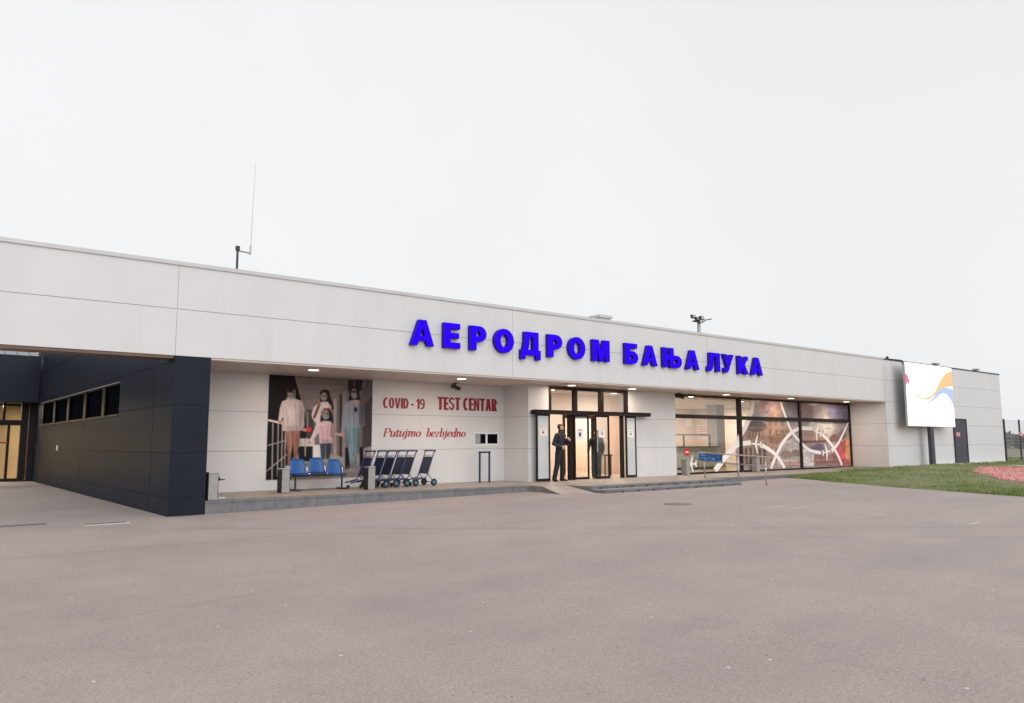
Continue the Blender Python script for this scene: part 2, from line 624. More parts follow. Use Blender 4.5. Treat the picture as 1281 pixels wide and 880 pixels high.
def relief(mb, place, us, zs, groove_u, groove_z, fn, mat, joint, gw=0.012, gd=0.012, joint_u=None):
    """one sheet of panels: real grooves at the joints, holes where fn says so.
    place(u, z, d) -> point, d = depth into the wall; fn(u, z) -> None or (depth, material | None)"""
    cu, cz = set(us), set(zs)
    for g in groove_u:
        cu |= {g - gw / 2, g + gw / 2}
    for g in groove_z:
        cz |= {g - gw / 2, g + gw / 2}
    cu, cz = sorted(cu), sorted(cz)

    def cell(i, j):
        if i < 0 or j < 0 or i >= len(cu) - 1 or j >= len(cz) - 1:
            return None
        um, zm = (cu[i] + cu[i + 1]) / 2, (cz[j] + cz[j + 1]) / 2
        h = fn(um, zm) if fn else None
        if h:
            return h
        if any(abs(zm - g) < gw / 2 for g in groove_z):
            return (gd, joint)
        if any(abs(um - g) < gw / 2 for g in groove_u):
            return (gd, joint_u or joint)
        return (0.0, mat)

    vid = {}
    def V(u, z, d):
        key = (round(u, 5), round(z, 5), round(d, 5))
        if key not in vid:
            vid[key] = len(mb.v)
            mb.v.append(tuple(place(u, z, d)))
        return vid[key]

    def face(ids, m):
        mb.f.append(tuple(ids)); mb.m.append(mb.mi(m))

    for i in range(len(cu) - 1):
        for j in range(len(cz) - 1):
            d, m = cell(i, j)
            if m:
                face([V(cu[i], cz[j], d), V(cu[i + 1], cz[j], d), V(cu[i + 1], cz[j + 1], d), V(cu[i], cz[j + 1], d)], m)
            r = cell(i + 1, j)
            if r and abs(r[0] - d) > 1e-6:
                face([V(cu[i + 1], cz[j], d), V(cu[i + 1], cz[j + 1], d), V(cu[i + 1], cz[j + 1], r[0]), V(cu[i + 1], cz[j], r[0])], mat)
            t = cell(i, j + 1)
            if t and abs(t[0] - d) > 1e-6:
                face([V(cu[i], cz[j + 1], d), V(cu[i + 1], cz[j + 1], d), V(cu[i + 1], cz[j + 1], t[0]), V(cu[i], cz[j + 1], t[0])], mat)
    return mb


class Canvas:
    """a small painter for things that really are flat prints; the print becomes per-vertex colour on its own sheet"""
    def __init__(s, w, h, bg):
        s.w, s.h = w, h
        s.a = np.zeros((h, w, 3)) + np.array(bg, float)
        s.yy, s.xx = np.mgrid[0:h, 0:w] + 0.5

    def put(s, mask, c, al=1.0):
        s.a[mask] = s.a[mask] * (1 - al) + np.array(c, float) * al

    def poly(s, pts, c, al=1.0):
        m = np.zeros((s.h, s.w), bool)
        n = len(pts)
        for i in range(n):
            x0, y0 = pts[i]; x1, y1 = pts[(i + 1) % n]
            if y0 == y1:
                continue
            cond = (s.yy > min(y0, y1)) & (s.yy <= max(y0, y1))
            xi = x0 + (s.yy - y0) * (x1 - x0) / (y1 - y0)
            m ^= cond & (s.xx < xi)
        s.put(m, c, al)

    def ell(s, cx, cy, rx, ry, c, al=1.0):
        s.put(((s.xx - cx) / rx) ** 2 + ((s.yy - cy) / ry) ** 2 < 1, c, al)

    def line(s, pts, w, c, al=1.0):
        for (x0, y0), (x1, y1) in zip(pts[:-1], pts[1:]):
            dx, dy = x1 - x0, y1 - y0
            L = dx * dx + dy * dy + 1e-9
            t = np.clip(((s.xx - x0) * dx + (s.yy - y0) * dy) / L, 0, 1)
            s.put((s.xx - x0 - t * dx) ** 2 + (s.yy - y0 - t * dy) ** 2 < (w / 2) ** 2, c, al)

    def blur(s, r):
        k = np.exp(-np.arange(-2 * r, 2 * r + 1) ** 2 / (2.0 * r * r)); k /= k.sum()
        p = 2 * r
        for ax in (0, 1):
            pad = [(p, p) if i == ax else (0, 0) for i in range(3)]
            b = np.pad(s.a, pad, mode='edge')
            out = np.zeros_like(s.a)
            for i, wgt in enumerate(k):
                out += wgt * (b[i:i + s.h] if ax == 0 else b[:, i:i + s.w])
            s.a = out

    def mottle(s, amp, cells, seed):
        g = np.random.default_rng(seed).normal(0, 1, (cells + 2, cells + 2))
        fy = np.linspace(0, cells, s.h); fx = np.linspace(0, cells, s.w)
        iy, ix = fy.astype(int), fx.astype(int)
        ty, tx = (fy - iy)[:, None], (fx - ix)[None]
        v = (g[iy][:, ix] * (1 - ty) * (1 - tx) + g[iy + 1][:, ix] * ty * (1 - tx) + g[iy][:, ix + 1] * (1 - ty) * tx + g[iy + 1][:, ix + 1] * ty * tx)
        s.a *= (1 + amp * v)[:, :, None]


def sheet(name, P, nu, nv, colour, mat, parent=None, keep=None, thick=None):
    """a flat printed sheet: grid of nu x nv points P(u, v) with colours colour[v][u] (linear)"""
    us, vs = np.linspace(0, 1, nu), np.linspace(0, 1, nv)
    off = wloc(parent)
    verts = [tuple(Vector(P(u, v)) - off) for v in vs for u in us]
    faces = []
    for j in range(nv - 1):
        for i in range(nu - 1):
            if keep is None or keep((us[i] + us[i + 1]) / 2, (vs[j] + vs[j + 1]) / 2):
                faces.append((j * nu + i, j * nu + i + 1, (j + 1) * nu + i + 1, (j + 1) * nu + i))
    me = bpy.data.meshes.new(name)
    me.from_pydata(verts, [], faces)
    at = me.color_attributes.new("paint", 'FLOAT_COLOR', 'POINT')
    c4 = np.ones((nv * nu, 4), np.float32)
    c4[:, :3] = np.asarray(colour).reshape(-1, 3)
    at.data.foreach_set("color", c4.ravel())
    me.materials.append(MATS[mat])
    o = bpy.data.objects.new(name, me)
    col.objects.link(o)
    if parent:
        o.parent = parent
    if thick:
        md = o.modifiers.new("thickness", 'SOLIDIFY')
        md.thickness = thick
    return o


def lin_arr(a):
    a = np.clip(a, 0, 255) / 255.0
    return np.where(a <= 0.04045, a / 12.92, ((a + 0.055) / 1.055) ** 2.4)


def homography(src, dst):
    A, b = [], []
    for (x, y), (u, v) in zip(src, dst):
        A.append([x, y, 1, 0, 0, 0, -u * x, -u * y]); b.append(u)
        A.append([0, 0, 0, x, y, 1, -v * x, -v * y]); b.append(v)
    h = np.append(np.linalg.solve(np.array(A, float), np.array(b, float)), 1).reshape(3, 3)
    return h


def sample(cv, H, nu, nv):
    """read the painting at the sheet's grid points (u, v in 0..1, v upwards)"""
    v, u = np.mgrid[0:1:complex(nv), 0:1:complex(nu)]
    q = H @ np.stack([u.ravel(), v.ravel(), np.ones(u.size)])
    x, y = q[0] / q[2] - 0.5, q[1] / q[2] - 0.5
    x = np.clip(x, 0, cv.w - 1.001); y = np.clip(y, 0, cv.h - 1.001)
    ix, iy = x.astype(int), y.astype(int)
    tx, ty = (x - ix)[:, None], (y - iy)[:, None]
    a = cv.a
    c = a[iy, ix] * (1 - tx) * (1 - ty) + a[iy, ix + 1] * tx * (1 - ty) + a[iy + 1, ix] * (1 - tx) * ty + a[iy + 1, ix + 1] * tx * ty
    return c.reshape(nv, nu, 3)


# ------------------------------------------------------------------ ground
def lerp_tab(x, tab):
    if x <= tab[0][0]:
        return tab[0][1]
    for (a, va), (b, vb) in zip(tab[:-1], tab[1:]):
        if x <= b:
            return va + (vb - va) * (x - a) / (b - a)
    return tab[-1][1]


GX = [(5.0, -0.285), (14.6, -0.168), (21.0, -0.165), (26.0, -0.115), (36.0, 0.055), (60.0, 0.06)]


def gh(x):
    return lerp_tab(x, GX)


XS = sorted({-400, -150, -80, -40, -20, -8, 0, 5.0, 8, 11, 14.6, 18, 21, 23, 26.0, 28, 30, 32, 34, 36.0, 40, 45, 52, 60.0, 75, 100, 150, 250, 400, 800, 1500})
YS = sorted({-900, -400, -150, -80, -50, -35, -28, -22, -15, -10, -6, -2, 0, 4, 10, 20, 30, 50, 90, 200, 500, 1200})
mb = MB()
mb.add([(x, y, gh(x) - 0.012) for y in YS for x in XS],
       [(j * len(XS) + i, j * len(XS) + i + 1, (j + 1) * len(XS) + i + 1, (j + 1) * len(XS) + i) for j in range(len(YS) - 1) for i in range(len(XS) - 1)], "soil")
structure(mb.build("ground"))

# the asphalt apron: everything left of a slanting edge
EDGE = [(-60, 13.0), (-40, 16.2), (-22, 19.3), (-15, 21.0), (-10.1, 22.5), (-6.5, 23.8), (-3.6, 25.2), (-2.3, 26.0), (-0.9, 26.6), (0.2, 26.8)]
def edge_x(y):
    return lerp_tab(y, EDGE)
ys = [-60, -50, -40, -32, -26, -22, -18, -15, -12.5, -10.1, -8.2, -6.5, -5, -3.6, -2.3, -0.9, 0.2]
mb = MB()
rows = []
for y in ys:
    ex = edge_x(y)
    row = [x for x in (-60, -40, -20, -8, 0, 5.0, 8, 11, 14.6, 18, 21.0, 23, 26.0) if x < ex - 0.05]
    while len(row) < 13:
        row.append(ex)
    row.append(ex)
    rows.append([(x, y, gh(x)) for x in row])
n = len(rows[0])
mb.add([p for r in rows for p in r], [(j * n + i, j * n + i + 1, (j + 1) * n + i + 1, (j + 1) * n + i) for j in range(len(rows) - 1) for i in range(n - 1)], "asphalt")
mb.add([(x, y, gh(x)) for y in (0.2, 12, 26) for x in (-60, -20, 0, 4.75)], [(0, 1, 5, 4), (1, 2, 6, 5), (2, 3, 7, 6), (4, 5, 9, 8), (5, 6, 10, 9), (6, 7, 11, 10)], "asphalt")
ob = mb.build("parking_asphalt")
bm = bmesh.new(); bm.from_mesh(ob.data)
bmesh.ops.remove_doubles(bm, verts=bm.verts, dist=0.0005)
bmesh.ops.dissolve_degenerate(bm, edges=bm.edges, dist=0.0005)
bmesh.ops.recalc_face_normals(bm, faces=bm.faces)
bm.to_mesh(ob.data); bm.free()
structure(ob)

# painted bay ticks
for x, y, dx, dy, lab in ((14.73, -11.87, 0.44, 0.0, "white painted bay tick farthest out from the building"),
                          (15.10, -10.05, 0.36, -0.06, "white painted bay tick second farthest out from the building"),
                          (15.40, -8.17, 0.46, -0.03, "white painted bay tick third farthest out, beside the fainter worn tick"),
                          (15.40, -7.69, 0.42, -0.08, "faint worn bay tick closest to the entrance steps")):
    mb = MB()
    z = gh(x) + 0.004
    w = 0.055
    a, b = Vector((x - dx / 2, y - dy / 2, z)), Vector((x + dx / 2, y + dy / 2, z))
    pts = []
    nseg = 10
    for i in range(nseg + 1):
        p = a.lerp(b, i / nseg)
        pts.append((p.x, p.y - w * random.uniform(0.75, 1.05), z))
    for i in range(nseg, -1, -1):
        p = a.lerp(b, i / nseg)
        pts.append((p.x, p.y + w * random.uniform(0.75, 1.05), z))
    mb.add(pts, [tuple(range(len(pts)))], "worn_paint")
    o = structure(mb.build("road_marking"), lab, "road marking")

# ------------------------------------------------------------------ raised pavement, steps, ramp
mb = MB()
PT, KS = "platform_top", "kerb_stone"
def slab(x0, x1, y0, y1, z0, z1):
    """paved top, stone front and sides"""
    mb.add([(x0, y0, z1), (x1, y0, z1), (x1, y1, z1), (x0, y1, z1)], [(0, 1, 2, 3)], PT)
    for (a, b) in (((x0, y0), (x1, y0)), ((x1, y0), (x1, y1)), ((x0, y1), (x0, y0))):
        mb.add([(a[0], a[1], z0), (b[0], b[1], z0), (b[0], b[1], z1 - 0.0), (a[0], a[1], z1 - 0.0)], [(0, 1, 2, 3)], KS)
slab(5.43, 14.62, -0.02, 2.86, -0.6, 0.0)
slab(14.62, 22.0, -0.55, 2.86, -0.6, 0.001)
slab(15.62, 22.0, -1.52, -0.55, -0.6, 0.0)
slab(22.0, 36.70, -0.95, 2.86, -0.6, 0.0)
ob = structure(mb.build("pavement"))
mb = MB()
slab(15.63, 22.0, -2.10, -1.522, -0.6, -0.085)
for k_, (yy, z0, z1) in enumerate(((-1.526, -0.083, -0.006), (-2.104, -0.172, -0.090))):
    # dark slots along the risers
    for i in range(9):
        xx = 16.0 + i * 0.66 + 0.3 * k_
        mb.box(xx, xx + 0.10, yy, yy + 0.003, z0 + 0.012, z1 - 0.006, "dark_joint")
structure(mb.build("steps"), "two low grey stone steps in front of the entrance", "steps")
mb = MB()
mb.add([(14.64, -0.552, 0.0), (15.60, -0.552, 0.0), (15.58, -1.80, -0.166), (14.44, -1.60, -0.166)], [(0, 1, 2, 3)], PT)
mb.add([(14.64, -0.552, 0.0), (14.44, -1.60, -0.166), (14.64, -0.552, -0.3)], [(0, 1, 2)], KS)
mb.add([(15.60, -0.552, 0.0), (15.58, -1.80, -0.166), (15.60, -0.552, -0.3)], [(0, 1, 2)], KS)
structure(mb.build("ramp"), "short paved wheelchair ramp beside the steps", "ramp")
# nosing edges
mb = MB()
for (x0, x1, y, z) in ((5.44, 14.6, -0.035, 0.0), (22.02, 36.7, -0.965, 0.0), (15.64, 22.0, -1.535, 0.0), (15.64, 22.0, -2.115, -0.085)):
    mb.box(x0, x1, y, y + 0.30, z - 0.045, z + 0.006, "kerb_stone")
structure(mb.build("kerb", bevel=0.006))

# ------------------------------------------------------------------ the terminal building
T = thing("terminal_building", "long low white terminal building with dark wing and recessed lit entrance", "building", (20, 0, 0))
JZ = [1.05, 2.09, 3.14, 4.17]
mb = MB()
relief(mb, lambda u, z, d: (u, d, z), [-16, 36.72], [3.15, 5.14], [-4.65, 4.66, 14.03, 23.2], [4.17], None, "white_panel", "joint", joint_u="joint_pale")
mb.quad((-16, 0, 3.15), (36.72, 0, 3.15), (36.72, 0.02, 3.15), (-16, 0.02, 3.15), "white_panel")
mb.box(-16, 4.655, 0.022, 0.60, 3.152, 5.13, "white_panel")
mb.box(4.67, 36.70, 0.022, 0.60, 3.20, 5.13, "white_panel")
mb.build("fascia", T)
mb = MB()
mb.box(-16.02, 36.735, -0.035, 0.64, 5.14, 5.225, "cap_metal")
for x in np.arange(-13, 36, 3.1):
    mb.box(x, x + 0.05, -0.037, 0.642, 5.139, 5.227, "cap_metal")
mb.build("parapet_cap", T)
mb = MB()
mb.box(-16, 4.64, 0.024, 0.58, 3.085, 3.150, "brown_trim")
mb.build("soffit_trim", T)
# far block, flush with the fascia
mb = MB()
relief(mb, lambda u, z, d: (u, d, z), [36.735, 51.05], [-0.2, 5.14], [36.95, 43.2], JZ, None, "white_panel", "joint", joint_u="joint_pale")
relief(mb, lambda u, z, d: (51.05 - d, u, z), [0, 30], [-0.2, 5.14], [9.3, 18.6], JZ, None, "white_panel", "joint")
mb.build("end_block_wall", T)
mb = MB()
mb.box(36.737, 51.09, -0.03, 0.60, 5.14, 5.20, "dark_metal")
mb.build("end_block_cap", T)
mb = MB()
relief(mb, lambda u, z, d: (36.722 + d, u, z), [0.0, 1.82], [-0.05, 3.12], [], [1.05, 2.09], None, "white_panel", "joint")
mb.build("return_wall", T)
# recessed walls
mb = MB()
relief(mb, lambda u, z, d: (u, 2.87 + d, z), [5.42, 15.96], [-0.02, 3.12], [], [1.05, 2.09], None, "white_panel", "joint")
relief(mb, lambda u, z, d: (15.955 + d, u, z), [1.6, 2.87], [-0.02, 3.12], [], [1.05, 2.09], None, "white_panel", "joint")
mb.build("recess_wall", T)
mb = MB()
relief(mb, lambda u, z, d: (u, 1.6 + d, z), [15.956, 16.84], [-0.02, 3.12], [], [1.05, 2.09], None, "white_panel", "joint")
relief(mb, lambda u, z, d: (u, 1.6 + d, z), [20.63, 23.26], [-0.02, 3.12], [], [1.05, 2.09], None, "white_panel", "joint")
mb.box(16.84, 20.63, 1.6, 1.75, 3.085, 3.12, "white_panel")
mb.quad((16.84, 1.6, 0), (16.84, 1.95, 0), (16.84, 1.95, 3.12), (16.84, 1.6, 3.12), "white_panel")
mb.quad((20.63, 1.6, 0), (20.63, 1.95, 0), (20.63, 1.95, 3.12), (20.63, 1.6, 3.12), "white_panel")
mb.quad((23.26, 1.6, 0), (23.26, 1.95, 0), (23.26, 1.95, 3.12), (23.26, 1.6, 3.12), "white_panel")
mb.build("entrance_wall", T)
# soffit over the recess
mb = MB()
relief(mb, lambda u, z, d: (u, z, 3.12 + d), [5.42, 36.72], [0.02, 2.95], [9.5, 14.0, 18.6, 23.2, 27.64, 32.2], [], None, "soffit", "joint", gw=0.02)
mb.quad((4.66, 0.021, 3.15), (36.72, 0.021, 3.15), (36.72, 0.021, 3.10), (4.66, 0.021, 3.10), "soffit")
mb.build("soffit", T)
# dark wing with a strip of windows
mb = MB()
relief(mb, lambda u, z, d: (u, d - 0.002, z), [4.66, 5.425], [-0.4, 3.148], [], [0.10, 1.05, 2.09], None, "dark_panel", "dark_joint")
mb.quad((5.425, 0, -0.3), (5.425, 2.87, -0.3), (5.425, 2.87, 3.12), (5.425, 0, 3.12), "dark_panel")
WB = [5.05, 7.35, 10.1, 13.05, 15.95, 18.85]
def wing(u, z):
    if z > 3.149 and u < 0.61:
        return (0.0, None)
    if 2.0 < z < 2.89 and WB[0] < u < WB[-1]:
        return (0.16, None)
    return None
relief(mb, lambda u, z, d: (4.66 + d, u, z), [0.0, 0.61, WB[0], WB[-1], 26], [-0.4, 2.0, 2.89, 3.149, 5.12], [1.55, 10.1, 18.9], [0.10, 1.05, 2.09 - 0.001, 3.02, 4.17], wing, "dark_panel", "dark_joint", gw=0.022)
mb.build("dark_wing_wall", T)
for i in range(5):
    y0, y1 = WB[i], WB[i + 1]
    fm = MB()
    t = 0.07
    fm.box(4.70, 4.80, y0, y0 + t, 2.0, 2.89, "frame_dark")
    fm.box(4.70, 4.80, y1 - t, y1, 2.0, 2.89, "frame_dark")
    fm.box(4.70, 4.80, y0 + t, y1 - t, 2.0, 2.05, "frame_dark")
    fm.box(4.70, 4.80, y0 + t, y1 - t, 2.84, 2.89, "frame_dark")
    fr = fm.build("window", T)
    MB().box(4.765, 4.775, y0 + t, y1 - t, 2.05, 2.84, "glass_dark").build("pane", fr)
    MB().box(4.63, 4.70, y0 + 0.03, y1 - 0.03, 2.875, 2.897, "bin_grey").build("head_trim", fr)
    MB().box(4.62, 4.70, y0 + 0.03, y1 - 0.03, 1.985, 2.012, "dark_metal").build("sill", fr)
    MB().box(4.665, 4.70, y1 - 0.42, y1 - 0.06, 2.02, 2.86, "frame_dark").build("side_reveal", fr)
# roof and back so the block is whole
mb = MB()
mb.box(4.70, 51.04, 0.61, 30, 4.98, 5.06, "flat_roof")
mb.box(4.70, 51.04, 29.9, 30, -0.3, 4.98, "white_panel")
mb.build("roof", T)

# entrance glazing above the beam
fm = MB()
FD = "frame_dark"
for (x0, x1) in ((16.84, 16.94), (17.98, 18.12), (19.23, 19.39), (20.53, 20.63)):
    fm.box(x0, x1, 1.58, 1.72, 2.30, 3.0, FD)
fm.box(16.84, 20.63, 1.578, 1.722, 3.0, 3.10, FD)
fm.box(16.84, 20.63, 1.582, 1.718, 2.22, 2.305, FD)
ef = fm.build("transom_frame", T)
for (x0, x1) in ((16.94, 17.98), (18.12, 19.23), (19.39, 20.53)):
    MB().box(x0, x1, 1.64, 1.648, 2.305, 3.0, "glass_clear").build("pane", ef)
mb = MB()
mb.box(16.03, 21.50, 1.28, 1.575, 2.165, 2.285, FD)
mb.box(16.0, 21.53, 1.26, 1.50, 2.285, 2.30, FD)
mb.build("door_header", T, bevel=0.01)
fm = MB()
fm.box(17.60, 17.80, 1.40, 1.56, 0.0, 2.165, FD)
fm.box(20.10, 20.20, 1.42, 1.54, 0.0, 2.165, FD)
fm.box(16.70, 20.10, 1.32, 1.44, 0.0, 0.012, "steel")
fm.build("door_jamb", T)


def leaf(x0, x1, y, mat, w=0.05, note=None, z1=2.165, lab=None):
    f = MB()
    f.box(x0, x0 + w, y, y + 0.05, 0.02, z1, FD)
    f.box(x1 - w, x1, y, y + 0.05, 0.02, z1, FD)
    f.box(x0 + w, x1 - w, y + 0.001, y + 0.049, 0.02, 0.10, FD)
    f.box(x0 + w, x1 - w, y + 0.001, y + 0.049, z1 - 0.06, z1, FD)
    o = f.build("door_leaf", T, label=lab)
    MB().box(x0 + w, x1 - w, y + 0.020, y + 0.030, 0.10, z1 - 0.06, mat).build("pane", o)
    if note:
        nx, nz, nw, nh, pm = note
        n_ = MB().box(nx, nx + nw, y + 0.012, y + 0.016, nz, nz + nh, "paper")
        n_.box(nx + nw * 0.32, nx + nw * 0.68, y + 0.009, y + 0.0115, nz + nh * 0.30, nz + nh * 0.62, pm)
        n_.box(nx + nw * 0.15, nx + nw * 0.85, y + 0.009, y + 0.0115, nz + nh * 0.76, nz + nh * 0.84, "print_grey")
        n_.build("notice", o)
    return o


leaf(16.08, 16.66, 1.34, "frosted", 0.055, (16.22, 1.46, 0.30, 0.24, "print_red"), lab="parked frosted sliding leaf beside the open doorway")
leaf(17.74, 18.42, 1.34, "glass_clear", 0.05, (17.84, 1.32, 0.32, 0.42, "print_blue"))
leaf(18.73, 19.40, 1.34, "glass_clear", 0.05, (18.90, 1.42, 0.30, 0.28, "print_grey"))
leaf(20.24, 20.76, 1.34, "frosted", 0.05, (20.34, 1.42, 0.30, 0.26, "print_grey"))

# big shop-front glazing
fm = MB()
GY = 1.80
for (x0, x1) in ((23.27, 23.36), (27.56, 27.72), (32.12, 32.28), (36.62, 36.72)):
    fm.box(x0, x1, GY - 0.06, GY + 0.10, 0.0, 3.10, FD)
for (z0, z1) in ((0.0, 0.07), (2.17, 2.32), (3.02, 3.10)):
    for (x0, x1) in ((23.36, 27.56), (27.72, 32.12), (32.28, 36.62)):
        fm.box(x0, x1, GY - 0.055, GY + 0.095, z0, z1, FD)
wf = fm.build("window_frame", T)
for (x0, x1) in ((23.36, 27.56), (27.72, 32.12), (32.28, 36.62)):
    for (z0, z1) in ((0.07, 2.17), (2.32, 3.02)):
        MB().box(x0, x1, GY + 0.015, GY + 0.025, z0, z1, "glass_clear").build("pane", wf)

# ---- city picture printed on the window film
cv = Canvas(1257, 880, (150, 132, 130))
cv.poly([(0, 0), (700, 0), (700, 300), (0, 300)], (150, 145, 150))
cv.poly([(640, 40), (1257, 60), (1257, 430), (690, 430)], (132, 120, 126))
cv.ell(400, 110, 190, 70, (152, 122, 128)); cv.ell(600, 180, 90, 130, (116, 110, 128))
cv.ell(760, 150, 90, 110, (140, 108, 116)); cv.ell(900, 190, 60, 150, (170, 160, 166))
cv.ell(960, 330, 90, 110, (196, 188, 182)); cv.ell(850, 300, 70, 60, (200, 188, 178))
cv.poly([(960, 60), (1257, 60), (1257, 300), (1010, 270)], (88, 82, 112)); cv.ell(1080, 170, 60, 60, (96, 92, 140))
cv.blur(18)
cv.poly([(330, 780), (335, 255), (390, 190), (440, 130), (500, 200), (545, 300), (600, 410), (575, 780)], (152, 118, 98))
for i in range(3):
    for j in range(5):
        cv.poly([(370 + 62 * i, 260 + 95 * j), (395 + 62 * i, 260 + 95 * j), (395 + 62 * i, 310 + 95 * j), (370 + 62 * i, 310 + 95 * j)], (108, 82, 72))
cv.line([(250, 420), (420, 430), (600, 350)], 10, (110, 78, 68))
cv.poly([(85, 780), (90, 420), (150, 310), (325, 310), (345, 420), (345, 780)], (142, 112, 92))
cv.ell(238, 320, 105, 58, (78, 68, 68)); cv.poly([(140, 320), (340, 320), (340, 350), (140, 350)], (112, 92, 82))
for i in range(5):
    cv.poly([(110 + 48 * i, 560), (134 + 48 * i, 560), (134 + 48 * i, 720), (110 + 48 * i, 720)], (70, 58, 54))
    cv.ell(122 + 48 * i, 560, 12, 18, (70, 58, 54))
    cv.poly([(160 + 34 * i, 370), (172 + 34 * i, 370), (172 + 34 * i, 440), (160 + 34 * i, 440)], (92, 72, 62))
for i in range(9):
    cv.ell(390 + 24 * i, 440 + 30 * math.sin(i * 2.1), 30, 34, (120, 84, 66), 0.7)
cv.poly([(440, 640), (470, 500), (600, 450), (690, 520), (695, 770), (440, 770)], (168, 156, 156))
cv.ell(540, 620, 60, 50, (122, 98, 84), 0.8); cv.ell(640, 600, 46, 40, (112, 96, 88), 0.8)
cv.poly([(480, 690), (690, 690), (690, 750), (480, 750)], (160, 118, 104)); cv.line([(480, 720), (690, 716)], 8, (190, 150, 140))
cv.poly([(705, 500), (705, 370), (800, 340), (960, 400), (1010, 500)], (158, 122, 108))
cv.poly([(705, 500), (1020, 480), (1010, 455), (705, 470)], (98, 58, 58))
cv.ell(870, 545, 70, 46, (94, 78, 118)); cv.ell(1060, 440, 60, 40, (112, 72, 74)); cv.ell(1130, 400, 44, 50, (106, 82, 96))
cv.poly([(705, 745), (705, 560), (760, 545), (840, 640), (840, 745)], (184, 180, 186))
cv.poly([(830, 745), (830, 620), (1085, 600), (1100, 745)], (132, 82, 84))
for i in range(4):
    cv.line([(845, 650 + 24 * i), (1085, 640 + 24 * i)], 6, (170, 112, 108) if i % 2 else (96, 62, 70))
cv.poly([(1040, 560), (1130, 470), (1200, 430), (1215, 745), (1110, 745)], (176, 52, 62))
cv.poly([(1165, 440), (1205, 420), (1215, 690), (1160, 660)], (222, 136, 58)); cv.ell(1120, 600, 40, 50, (200, 40, 70)); cv.ell(1140, 690, 50, 30, (150, 48, 60))
cv.poly([(0, 745), (1257, 730), (1257, 880), (0, 880)], (140, 132, 130))
for i in range(140):          # stonework, roof lines and foliage detail of the print
    x, y = rng.uniform(90, 1200), rng.uniform(260, 740)
    c_ = [(96, 74, 62), (186, 152, 126), (122, 92, 76), (70, 56, 54)][i % 4]
    if i % 3:
        cv.line([(x, y), (x + rng.uniform(-6, 6), y + rng.uniform(20, 60))], 5, c_, 0.55)
    else:
        cv.line([(x, y), (x + rng.uniform(30, 80), y + rng.uniform(-8, 8))], 5, c_, 0.5)
cv.blur(3)
cv.mottle(0.07, 60, 3); cv.mottle(0.06, 24, 4)
WX0, WX1, WZ0, WZ1 = 27.30, 36.66, 0.03, 3.05
Hc = homography([(0, 0), (1, 0), (1, 1), (0, 1)], [(10, 800), (1222, 742), (1190, 92), (20, 32)])
NU, NV = 300, 110
cv.a = cv.a * 0.84 + np.array((186, 158, 138)) * 0.16
art = lin_arr(sample(cv, Hc, NU, NV)) * 1.25
grey = art.mean(2, keepdims=True)
art = grey + (art - grey) * 0.78
# left edge of the film follows the long white stripe
STR = [(0.05, 25.85), (0.64, 26.59), (1.10, 27.26), (1.52, 27.69), (1.99, 28.15), (2.93, 28.66), (3.05, 28.72)]
def stripe_x(z):
    return lerp_tab(z, STR)
win = sheet("window_picture", lambda u, v: (WX0 + (WX1 - WX0) * u, GY + 0.006, WZ0 + (WZ1 - WZ0) * v), NU, NV, np.clip(art, 0, 0.9), "print_window", T,
            keep=lambda u, v: WX0 + (WX1 - WX0) * u > stripe_x(WZ0 + (WZ1 - WZ0) * v) + 0.02)
win["label"] = "see-through city picture printed on window film"


def ribbon(pts, w, y, name, lab=None, mat="white_vinyl"):
    """a flat stripe stuck on the glass"""
    P = [Vector((p[0], 0, p[1])) for p in pts]
    Q = []
    for i in range(len(P) - 1):          # smooth
        p0, p1, p2, p3 = P[max(i - 1, 0)], P[i], P[i + 1], P[min(i + 2, len(P) - 1)]
        for k_ in range(8):
            t = k_ / 8
            Q.append(0.5 * ((2 * p1) + (-p0 + p2) * t + (2 * p0 - 5 * p1 + 4 * p2 - p3) * t * t + (-p0 + 3 * p1 - 3 * p2 + p3) * t ** 3))
    Q.append(P[-1])
    m = MB()
    vs = []
    for i, q in enumerate(Q):
        t = (Q[min(i + 1, len(Q) - 1)] - Q[max(i - 1, 0)]).normalized()
        nrm = Vector((-t.z, 0, t.x))
        ww = w if not isinstance(w, tuple) else w[0] + (w[1] - w[0]) * i / (len(Q) - 1)
        for sgn in (1, -1):
            vs.append((q.x + nrm.x * ww / 2 * sgn, y, q.z + nrm.z * ww / 2 * sgn))
    m.add(vs, [(2 * i, 2 * i + 1, 2 * i + 3, 2 * i + 2) for i in range(len(Q) - 1)], mat)
    o = m.build(name, T)
    md = o.modifiers.new("thickness", 'SOLIDIFY'); md.thickness = 0.002; md.offset = 0
    return o


ribbon([(29.77, 0.10), (30.25, 0.69), (30.81, 1.23), (31.53, 1.65), (32.25, 1.85), (33.25, 1.84)], 0.17, GY - 0.002, "arc_stripe")
ribbon([(34.08, 1.60), (34.60, 1.30), (35.08, 0.95), (35.50, 0.50), (35.76, 0.12)], 0.17, GY - 0.002, "arc_stripe")
ribbon([(30.73, 3.01), (31.06, 2.41), (31.54, 1.69), (32.35, 1.14), (32.97, 0.85), (33.90, 0.73)], 0.15, GY - 0.006, "arc_stripe")
ribbon([(34.86, 0.83), (35.10, 0.92), (35.45, 1.12), (35.73, 1.36), (36.20, 1.80), (36.64, 2.25)], (0.19, 0.08), GY - 0.006, "arc_stripe")
ribbon([(27.0, 0.93), (27.45, 1.12), (27.86, 1.18), (28.36, 1.21)], 0.20, GY - 0.006, "arc_stripe")
ribbon([(29.15, 1.10), (29.60, 0.95), (30.18, 0.69), (30.55, 0.38), (30.84, 0.10)], 0.18, GY - 0.006, "arc_stripe")
